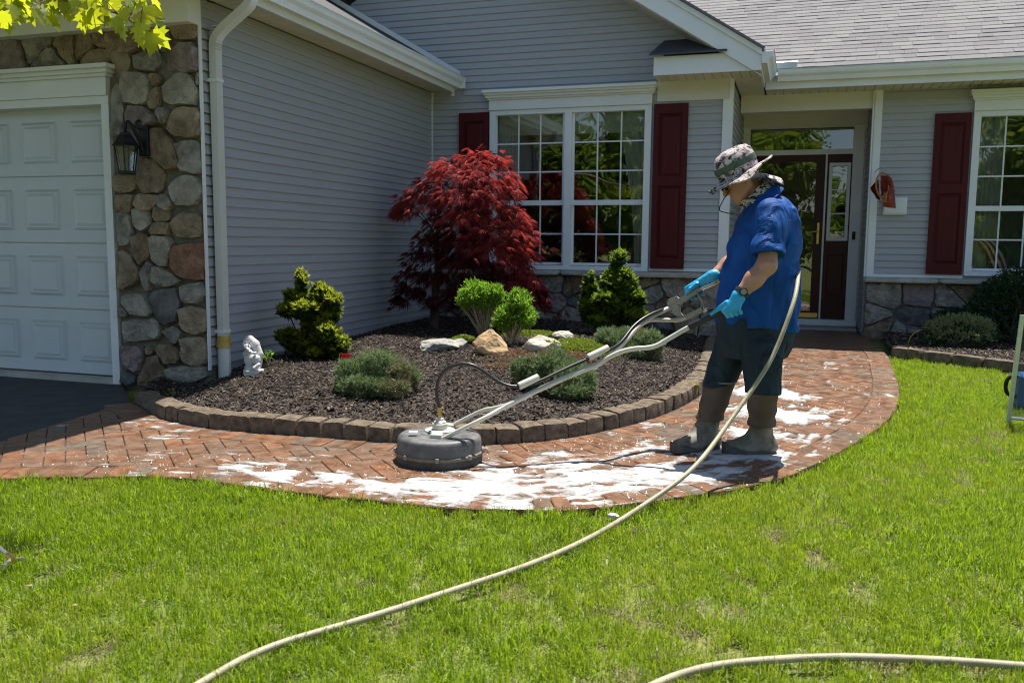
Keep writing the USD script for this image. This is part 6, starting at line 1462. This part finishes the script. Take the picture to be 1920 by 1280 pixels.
# gloved hands
gd_ = (gripB - gripA) / np.linalg.norm(gripB - gripA)
def hand(name, wrist, knuckles, mids, tips, thumb, parent=man):
    ds = [sd_dummy for sd_dummy in ()]
    def f(P):
        ds = [sd_cone(P, wrist, k_, .030, .0165) for k_ in knuckles]; d = fold(ds, .016)
        d = smin(d, sd_cone(P, wrist, wrist + (wrist - np.mean(knuckles, 0)) * .16, .031, .034), .012)
        fg = None
        for k_, m_, t_, r_ in zip(knuckles, mids, tips, (.0110, .0115, .0108, .0095)):
            g = smin(sd_cone(P, k_, m_, r_ + .001, r_), sd_cone(P, m_, t_, r_, r_ * .85), .004); fg = g if fg is None else np.minimum(fg, g)
        d = smin(d, fg, .006)
        t = smin(sd_cone(P, thumb[0], thumb[1], .0165, .0135), sd_cone(P, thumb[1], thumb[2], .0130, .0095), .006); d = smin(d, t, .010)
        return d + .0035 * fbm(P, 55, 2, 4)
    A = np.array([wrist, *knuckles, *mids, *tips, *thumb]); return obj(name, surface_nets(f, A.min(0) - .045, A.max(0) + .045, .0034), "glove", parent, smooth=True)
n_ = np.array([0, -1.0, 0]); up_ = np.cross(gd_, n_); up_ = up_ if up_[2] > 0 else -up_
G0 = gripA + (gripB - gripA) * .80
kn = [G0 - gd_ * (.035 - .0225 * q) + n_ * .028 - up_ * (.002 + .004 * q) for q in range(4)]
mi = [k_ - n_ * .012 - up_ * .034 for k_ in kn]; ti = [m_ - n_ * .032 + up_ * (.006) for m_ in mi]
hand("glove", wrL + [0, 0, -.004], kn, mi, ti, [G0 - gd_ * .01 + up_ * .030 + n_ * .014, G0 - gd_ * .055 + up_ * .022 + n_ * .014, G0 - gd_ * .105 + up_ * .012 + n_ * .016])
ga = at_y(*Z(660, 640), yg); gb = at_y(*Z(770, 585), yg); g2 = (gb - ga) / np.linalg.norm(gb - ga); u2 = np.cross(g2, n_); u2 = u2 if u2[2] > 0 else -u2
G1 = ga + (gb - ga) * .45
kn = [G1 - g2 * (.034 - .0225 * q) - n_ * .020 + u2 * (.030 - .002 * q) for q in range(4)]
mi = [k_ - n_ * .020 - u2 * .038 for k_ in kn]; ti = [m_ + n_ * .030 - u2 * .026 for m_ in mi]
hand("glove", wrR, kn, mi, ti, [G1 + g2 * .03 + u2 * .028 + n_ * .014, G1 - g2 * .012 + u2 * .020 + n_ * .026, G1 - g2 * .045 + u2 * .006 + n_ * .026])
# watch
wd_ = (elL - wrL) / np.linalg.norm(elL - wrL); wc_ = wrL + wd_ * .030
x_ = np.cross(wd_, [0, 1, 0]); x_ /= np.linalg.norm(x_); y_ = np.cross(wd_, x_); a = np.linspace(0, 2 * np.pi, 30, endpoint=False)
rr = lambda r_, h_: wc_ + wd_ * h_ + r_ * np.cos(a)[:, None] * x_ + r_ * np.sin(a)[:, None] * y_
wt = obj("watch_band", loft([rr(.036, -.011), rr(.040, -.011), rr(.041, 0), rr(.040, .011), rr(.036, .011)], cap=False), "black_rubber", man, smooth=40)
fc = np.array([.25, -.92, .15]); fc -= wd_ * (fc @ wd_); fc /= np.linalg.norm(fc)
obj("watch_case", revolve([(0, 0), (.021, 0), (.021, .009), (.017, .011), (.016, .0095), (0, .0095)], wc_ + fc * .036, 24, axis=fc), "iron", wt, smooth=30)
obj("watch_face", revolve([(0, 0), (.0155, 0), (.0155, .0008), (0, .0008)], wc_ + fc * .0462, 24, axis=fc), "sole_light", wt)
# hat
hat_t = math.radians(27); Hf = FB * math.cos(hat_t) + np.array([0, 0, -math.sin(hat_t)]); Hu = FB * math.sin(hat_t) + np.array([0, 0, math.cos(hat_t)]); Ho = pp(1385, 323)
ht = lambda f, l, u: Ho + Hf * f + LB * l + Hu * u
k = 64; a = np.linspace(0, 2 * np.pi, k, endpoint=False); rh = np.random.default_rng(77)
def hring(A, B_, u, c=0.0, wob=0.0, seed=0):
    w = wob * (np.sin(a * 4 + seed) * .6 + np.sin(a * 7 + 2 * seed) * .5); return np.stack([ht(c + (A + w[q]) * math.cos(a[q]), (B_ + w[q]) * math.sin(a[q]), (u[q] if np.ndim(u) else u) + .6 * w[q]) for q in range(k)])
crown = [hring(.112, .096, -.012), hring(.116, .100, .010), hring(.117, .101, .040, 0, .002, 1), hring(.115, .100, .070, -.002, .003, 2), hring(.106, .093, .098, -.004, .004, 3), hring(.086, .076, .122, -.006, .005, 4), hring(.052, .046, .134, -.006, .005, 5), hring(.015, .014, .137, -.006, .001, 6)]
hat = obj("hat", loft(crown), "hat_cloth", man, smooth=True)
obj("hat_band", loft([hring(.1175, .1015, .030, 0, .001, 1), hring(.1205, .1045, .031, 0, .001, 1), hring(.1205, .1045, .064, 0, .002, 1), hring(.1165, .101, .066, 0, .002, 2)], cap=False), "hat_band", hat, smooth=True)
ca_, sa_ = np.cos(a), np.sin(a)
def brim_u(t): return -.004 - .030 * t ** 1.6 * np.clip(ca_, 0, 1) ** 2 - .022 * t ** 1.5 * sa_ ** 2 + .010 * t ** 2 * np.clip(-ca_, 0, 1) + .012 * t ** 2 * np.sin(a * 3 + .8) + .007 * t ** 2 * np.sin(a * 6 + 2)
tops = [hring(.112 + (.190 - .112) * t, .096 + (.168 - .096) * t, brim_u(t), -.004 * t) for t in np.linspace(0, 1, 9)]
bots = [q - Hu * .005 for q in tops[::-1]]
obj("brim", loft(tops + bots, cap=False), "hat_cloth", hat, smooth=True)
obj("brim_edge", tube(np.vstack([tops[-1], tops[-1][:1]]) - Hu * .0025, .0042, 5), "gaiter", hat, smooth=True)
u = np.linspace(0, 1, 16)[:, None, None]; v = np.linspace(-1, 1, 16)[None, :, None]
Pf = pp(1405, 330) * (1 - u) + pp(1462, 332) * u + LB * v * (.105 - .03 * u) + np.array([0, 0, -1]) * (.030 * v ** 2 * (1 - .3 * u) + .016 * u ** 2) + np.array([0, 0, .05]) * u * (1 - u) + np.array([0, 0, 1]) * .010 * np.sin(v * 7 + u * 4)
i = np.arange(256).reshape(16, 16); V = np.vstack([Pf.reshape(-1, 3), Pf.reshape(-1, 3) - [0, 0, .004]]); F = np.stack([i[:-1, :-1], i[1:, :-1], i[1:, 1:], i[:-1, 1:]], -1).reshape(-1, 4)
obj("neck_flap", (V, np.vstack([F, F[:, ::-1] + 256])), "hat_cloth", hat, smooth=True)
obj("chin_cord", tube(chaik([hd(.09, .05, -.01), pp(1350, 385, -.72), pp(1348, 396, -.72), pp(1362, 399, -.70), pp(1375, 402, -.70)], 2), .0028, 5), "iron", hat, smooth=True)
# sunglasses
gl = obj("sunglasses", cat_([(lambda vf: vf)(loft([np.stack([hd(.099 + .004 * math.cos(q) * 0 + o, s_ * .033 + .026 * math.cos(q), .008 + .019 * math.sin(q)) for q in np.linspace(0, 6.283, 14, endpoint=False)]) for o in (0, .008)])) for s_ in (1, -1)]), "dark_glass", man, smooth=40)
for s_ in (1, -1): obj("temple_arm", tube([hd(.100, s_ * .058, .014), hd(.05, s_ * .078, .016), hd(-.01, s_ * .083, .014)], .0028, 5), "iron", gl)
# placket with buttons, collar point
a0 = pp(1388, 408, -.72)

# ------------------------------------------------------------------ overhanging maple branch
mtree = thing("shade_maple", "green maple tree whose sunlit leaves hang into the top left corner", "tree", (-1.9, -3.2, 0))
r = np.random.default_rng(81)
obj("trunk", tube(spline([(-1.9, -3.2, -.1), (-1.92, -3.15, 1.2), (-1.85, -3.1, 2.4), (-1.8, -3.0, 4.2)], 14), np.linspace(.14, .09, 14), 12), "bark", mtree, smooth=True)
def bp(px_, py_, d): return at_d(px_, py_, d)
tip1, tip2, tip3 = bp(285, 75, 3.7), bp(120, 25, 3.75), bp(40, 30, 3.6)
root = np.array([-1.85, -3.1, 2.5]); mid = bp(-40, -60, 3.8)
limb = spline([root, (root + mid) / 2 + [0, 0, .15], mid, bp(60, -20, 3.75), bp(150, 5, 3.72), bp(220, 25, 3.7), tip1], 30)
obj("branch", tube(limb, np.linspace(.035, .003, 30), 7), "bark", mtree, smooth=True)
MAPLE = np.array([(0, 0), (.06, .05), (.30, -.02), (.20, .14), (.52, .20), (.40, .30), (.50, .42), (.24, .42), (.20, .50), (.30, .72), (.16, .68), (0, 1.0)])
half = MAPLE; LEAF2 = np.vstack([half, half[-2:0:-1] * [-1, 1]])
lf_tri = trimesh.creation.triangulate_polygon(Polygon(LEAF2), engine="earcut")
def maple_leaf(p, d, n, size, curl=.25):
    d = d / np.linalg.norm(d); s_ = np.cross(d, n); s_ /= np.linalg.norm(s_); n = np.cross(s_, d); v = np.asarray(lf_tri[0])
    return p + size * (v[:, :1] * s_ + v[:, 1:] * d + (-curl * v[:, :1] ** 2 - .12 * v[:, 1:] ** 2) * n), np.asarray(lf_tri[1])
lp_ = []
for q in range(115):
    t = r.random()
    c_ = (bp(r.uniform(-10, 290), 0, 3.7) if False else limb[int(10 + t * 19)])
    if q < 95:
        px_ = r.choice([r.uniform(-10, 60), r.uniform(60, 200), r.uniform(180, 290)], p=[.2, .4, .4]); top = 20 if px_ < 70 else (30 if px_ < 190 else 62)
        py_ = r.uniform(-35, top) if px_ < 230 else r.uniform(-30, 75)
        c_ = bp(px_, py_, r.uniform(3.55, 3.9))
    lp_.append(c_)
for c_ in lp_:
    d = np.array([r.normal(.35, .5), r.normal(-.1, .5), -1.0]); n = np.array([r.normal(0, .6), r.normal(-.5, .6), r.uniform(.4, 1)])
    obj("leaf", maple_leaf(c_, d, n, r.uniform(.065, .115)), "maple_green", mtree)
tw = []
for c_ in lp_[::2]:
    j = np.argmin(np.linalg.norm(limb - c_, axis=1)); tw.append(tube([limb[j], (limb[j] + c_) / 2 + [0, 0, .01], c_], [.003, .002, .0015], 4))
obj("twigs", cat_(tw), "bark", mtree)
# crown of the same tree above and outside the picture, sparse
P = np.array([-3.2, -4.2, 5.2]) + r.normal(size=(900, 3)) * [1.0, 1.0, .8]
obj("crown", cat_([maple_leaf(p, r.normal(size=3) * [1, 1, .4] + [0, 0, -.6], r.normal(size=3) * .5 + [0, 0, 1], .16) for p in P]), "maple_green", mtree)
for t_ in ((-2.6, -3.8, 5.0), (-3.4, -4.6, 5.4), (-3.4, -3.6, 5.6)): obj("limb", tube(spline([(-1.82, -3.02, 3.6), (-2.2, -3.4, 4.6), t_], 8), np.linspace(.07, .02, 8), 7), "bark", mtree, smooth=True)

# ------------------------------------------------------------------ trees across the street, seen in the window panes
kinds = ["broad leafy tree across the street, mirrored in the front window", "tall leafy tree across the street, mirrored in the storm door", "leafy tree across the street, mirrored in the transom", "leafy tree across the street, mirrored in the right window"]
spots = [(-9, -24, 9.5), (-3, -27, 11), (3.5, -25, 10), (9, -28, 12), (14, -25, 10), (20, -27, 11), (26, -24, 10), (-16, -26, 11), (33, -27, 11), (-24, -25, 10)]
for q, (x, y, H) in enumerate(spots):
    r = np.random.default_rng(900 + q); t = thing("street_tree", "leafy green tree across the street, mirrored in the window panes", "tree", (x, y, 0), group="trees across the street")
    obj("trunk", tube(spline([(x, y, -.1), (x + .1, y, H * .25), (x, y, H * .6)], 8), np.linspace(.28, .12, 8), 8), "bark", t, smooth=True)
    A = [(x + r.normal(0, 1.6), y + r.normal(0, 1.4), z, r.uniform(1.5, 2.4), r.uniform(1.5, 2.2), r.uniform(1.2, 1.8)) for z in np.linspace(H * .16, H * .85, 11)]
    P, D = lobe_points(A, 11000, r, .55, 1.05); obj("crown", blades(P, D + r.normal(0, .8, D.shape), r.uniform(.16, .34, len(P)), .17, r, .3), "far_leaf", t)
    P, D = lobe_points(A, 2500, r, .2, .6); obj("inner_crown", blades(P, r.normal(0, 1, D.shape), .9, .8, r, .3), "far_leaf", t)

# ------------------------------------------------------------------ lawn
def tuft(seed, n, L, W, R, lean):
    r = np.random.default_rng(seed); a = r.uniform(0, 6.283, n); q = R * np.sqrt(r.random(n)); P = np.c_[q * np.cos(a), q * np.sin(a), np.zeros(n)]
    az = r.uniform(0, 6.283, n); ln = L * r.uniform(.55, 1.15, n); le = np.abs(r.normal(0, lean, n)); h = np.c_[np.cos(az), np.sin(az), 0 * az]; s_ = np.c_[-np.sin(az), np.cos(az), 0 * az]
    tw = r.uniform(-.9, .9, n)[:, None]; s_ = s_ * np.cos(tw) + h * np.sin(tw)
    w = W * r.uniform(.7, 1.2, n)[:, None]; z = np.array([0, 0, 1.0])
    p1 = P + (h * np.sin(le * .6)[:, None] + z * np.cos(le * .6)[:, None]) * ln[:, None] * .55
    p2 = p1 + (h * np.sin(le * 1.6)[:, None] + z * np.cos(le * 1.6)[:, None]) * ln[:, None] * .5
    V = np.stack([P - s_ * w / 2, P + s_ * w / 2, p1 - s_ * w * .42, p1 + s_ * w * .42, p2], 1).reshape(-1, 3); i = 5 * np.arange(n)[:, None]
    return V, np.vstack([i + [0, 1, 3], i + [0, 3, 2], i + [2, 3, 4]]).reshape(-1, 3)
lawn_path = "/World/lawn_grass"
pi = UsdGeom.PointInstancer.Define(stage, lawn_path)
tag(pi.GetPrim(), kind="stuff")
protos = []
spec = [("grass_green", 26, .050, .0034, .034, .75), ("grass_green", 24, .056, .0038, .036, .8), ("grass_green", 30, .044, .0030, .036, .95), ("grass_yellow", 26, .044, .0030, .036, .95), ("grass_yellow", 24, .048, .0034, .036, .9), ("grass_dry", 16, .036, .0026, .040, 1.2), ("grass_green", 12, .075, .0048, .030, .8)]
UsdGeom.Scope.Define(stage, lawn_path + "/tufts")
for k_, (m, n, L, W, R, ln) in enumerate(spec):
    v, f = tuft(k_ + 5, n, L, W, R, ln); nm = f"{lawn_path}/tufts/grass_tuft" + (f"_{k_:03d}" if k_ else "")
    usdkit.mesh(stage, nm, (v, f), MAT[m]); protos.append(Sdf.Path(nm))
LAWN = sbox(-2.5, -5.4, 13, 5.0).difference(WALK.buffer(.012)).difference(drive_poly.buffer(.03)).difference(RBED.buffer(.06)).difference(sbox(-7, -.2, 3, 6)).difference(BED)
r = np.random.default_rng(99)
N = 145000
P = r.uniform((-2.5, -5.4), (13, 5.0), (N, 2)); P = P[inside(LAWN, P[:, 0], P[:, 1])]
W3 = np.c_[P, gnd(P[:, 0], P[:, 1])]; px_, dz_ = project(W3)
ok = (dz_ > .5) & (px_[:, 0] > -900) & (px_[:, 0] < 2900) & (px_[:, 1] < 1900)
dens = np.clip(1.15 - (dz_ - 3.0) * .10, .45, 1.0) * np.where((px_[:, 0] < -150) | (px_[:, 0] > 2070), .6, 1)
ok &= r.random(len(P)) < dens
P, dz_ = P[ok], dz_[ok]
n1 = meshkit.fbm(np.c_[P * 1.3, 0 * P[:, :1]], 4, 21); n2 = meshkit.fbm(np.c_[P * 3.1, 0 * P[:, :1] + 5], 4, 31); n3 = meshkit.fbm(np.c_[P * 7.0, 0 * P[:, :1] + 9], 3, 41)
edge_d = np.array([WALK.exterior.distance(Point(*q)) if q[1] > -3 and q[0] < 6 else 1 for q in P])
yel = (n1 - .5) * 2.2 + (n2 - .5) * 1.9 + .06 * np.clip(P[:, 0] - 2.2, 0, 3) - .035
rand = r.random(len(P))
idx = np.where(yel + r.normal(0, .10, len(P)) > .09, r.choice([3, 4, 2], len(P), p=[.42, .36, .22]), r.choice([0, 1, 2, 3], len(P), p=[.36, .30, .24, .10]))
dry = (n3 + (n1 - .5) * .5 > .725) & (edge_d > .25)
idx = np.where(dry & (rand < .75), 5, idx)
idx = np.where((n2 < .45) & (rand > .90), 6, idx)
bare = (n3 > .80) & (rand < .2); keep = ~bare
P, idx, edge_d = P[keep], idx[keep], edge_d[keep]
sc = r.uniform(.75, 1.2, len(P)) * np.where(edge_d < .06, 1.18, 1.0)
a = r.uniform(0, np.pi, len(P))
pi.CreatePrototypesRel().SetTargets(protos)
pi.CreateProtoIndicesAttr(Vt.IntArray.FromNumpy(idx.astype(np.int32)))
pi.CreatePositionsAttr(Vt.Vec3fArray.FromNumpy(np.c_[P, gnd(P[:, 0], P[:, 1]) - .032].astype(np.float32)))
q4 = np.zeros((len(P), 4), np.float16); q4[:, 0] = np.cos(a); q4[:, 3] = np.sin(a)
pi.CreateOrientationsAttr(Vt.QuathArray([Gf.Quath(float(q[0]), 0, 0, float(q[3])) for q in q4]))
pi.CreateScalesAttr(Vt.Vec3fArray.FromNumpy(np.c_[sc, sc, sc * r.uniform(.85, 1.15, len(P))].astype(np.float32)))
# fallen bits in the grass
bits = []
for q in range(110):
    p = r.uniform((0.5, -4.2), (6.5, .5))
    if not LAWN.contains(Point(*p)): continue
    s_ = r.uniform(.006, .014); d = r.normal(size=3); d[2] = abs(d[2]) * .3; V, F = blades(np.array([[*p, float(gnd(*p)) + r.uniform(.0, .022)]]), d[None], np.array([s_ * 1.6]), s_, r, .1, side=np.array([[r.uniform(-.5, .5)]])); bits.append((V, F))
obj("fallen_leaf_bits", cat_(bits), "dry_leaf", kind="stuff")
fbb = at_g(1150, 966, .012)
b_ = trimesh.creation.icosphere(3); v = np.asarray(b_.vertices); v = v * (1 + .5 * (meshkit.fbm(v * 2.5, 3, 4) - .5))[:, None] * [.024, .014, .010] + fbb
obj("foam_clump", (v, np.asarray(b_.faces)), "foam_solid", smooth=True, label="small clump of white foam lying in the grass beside the tan hose", cat="foam clump")
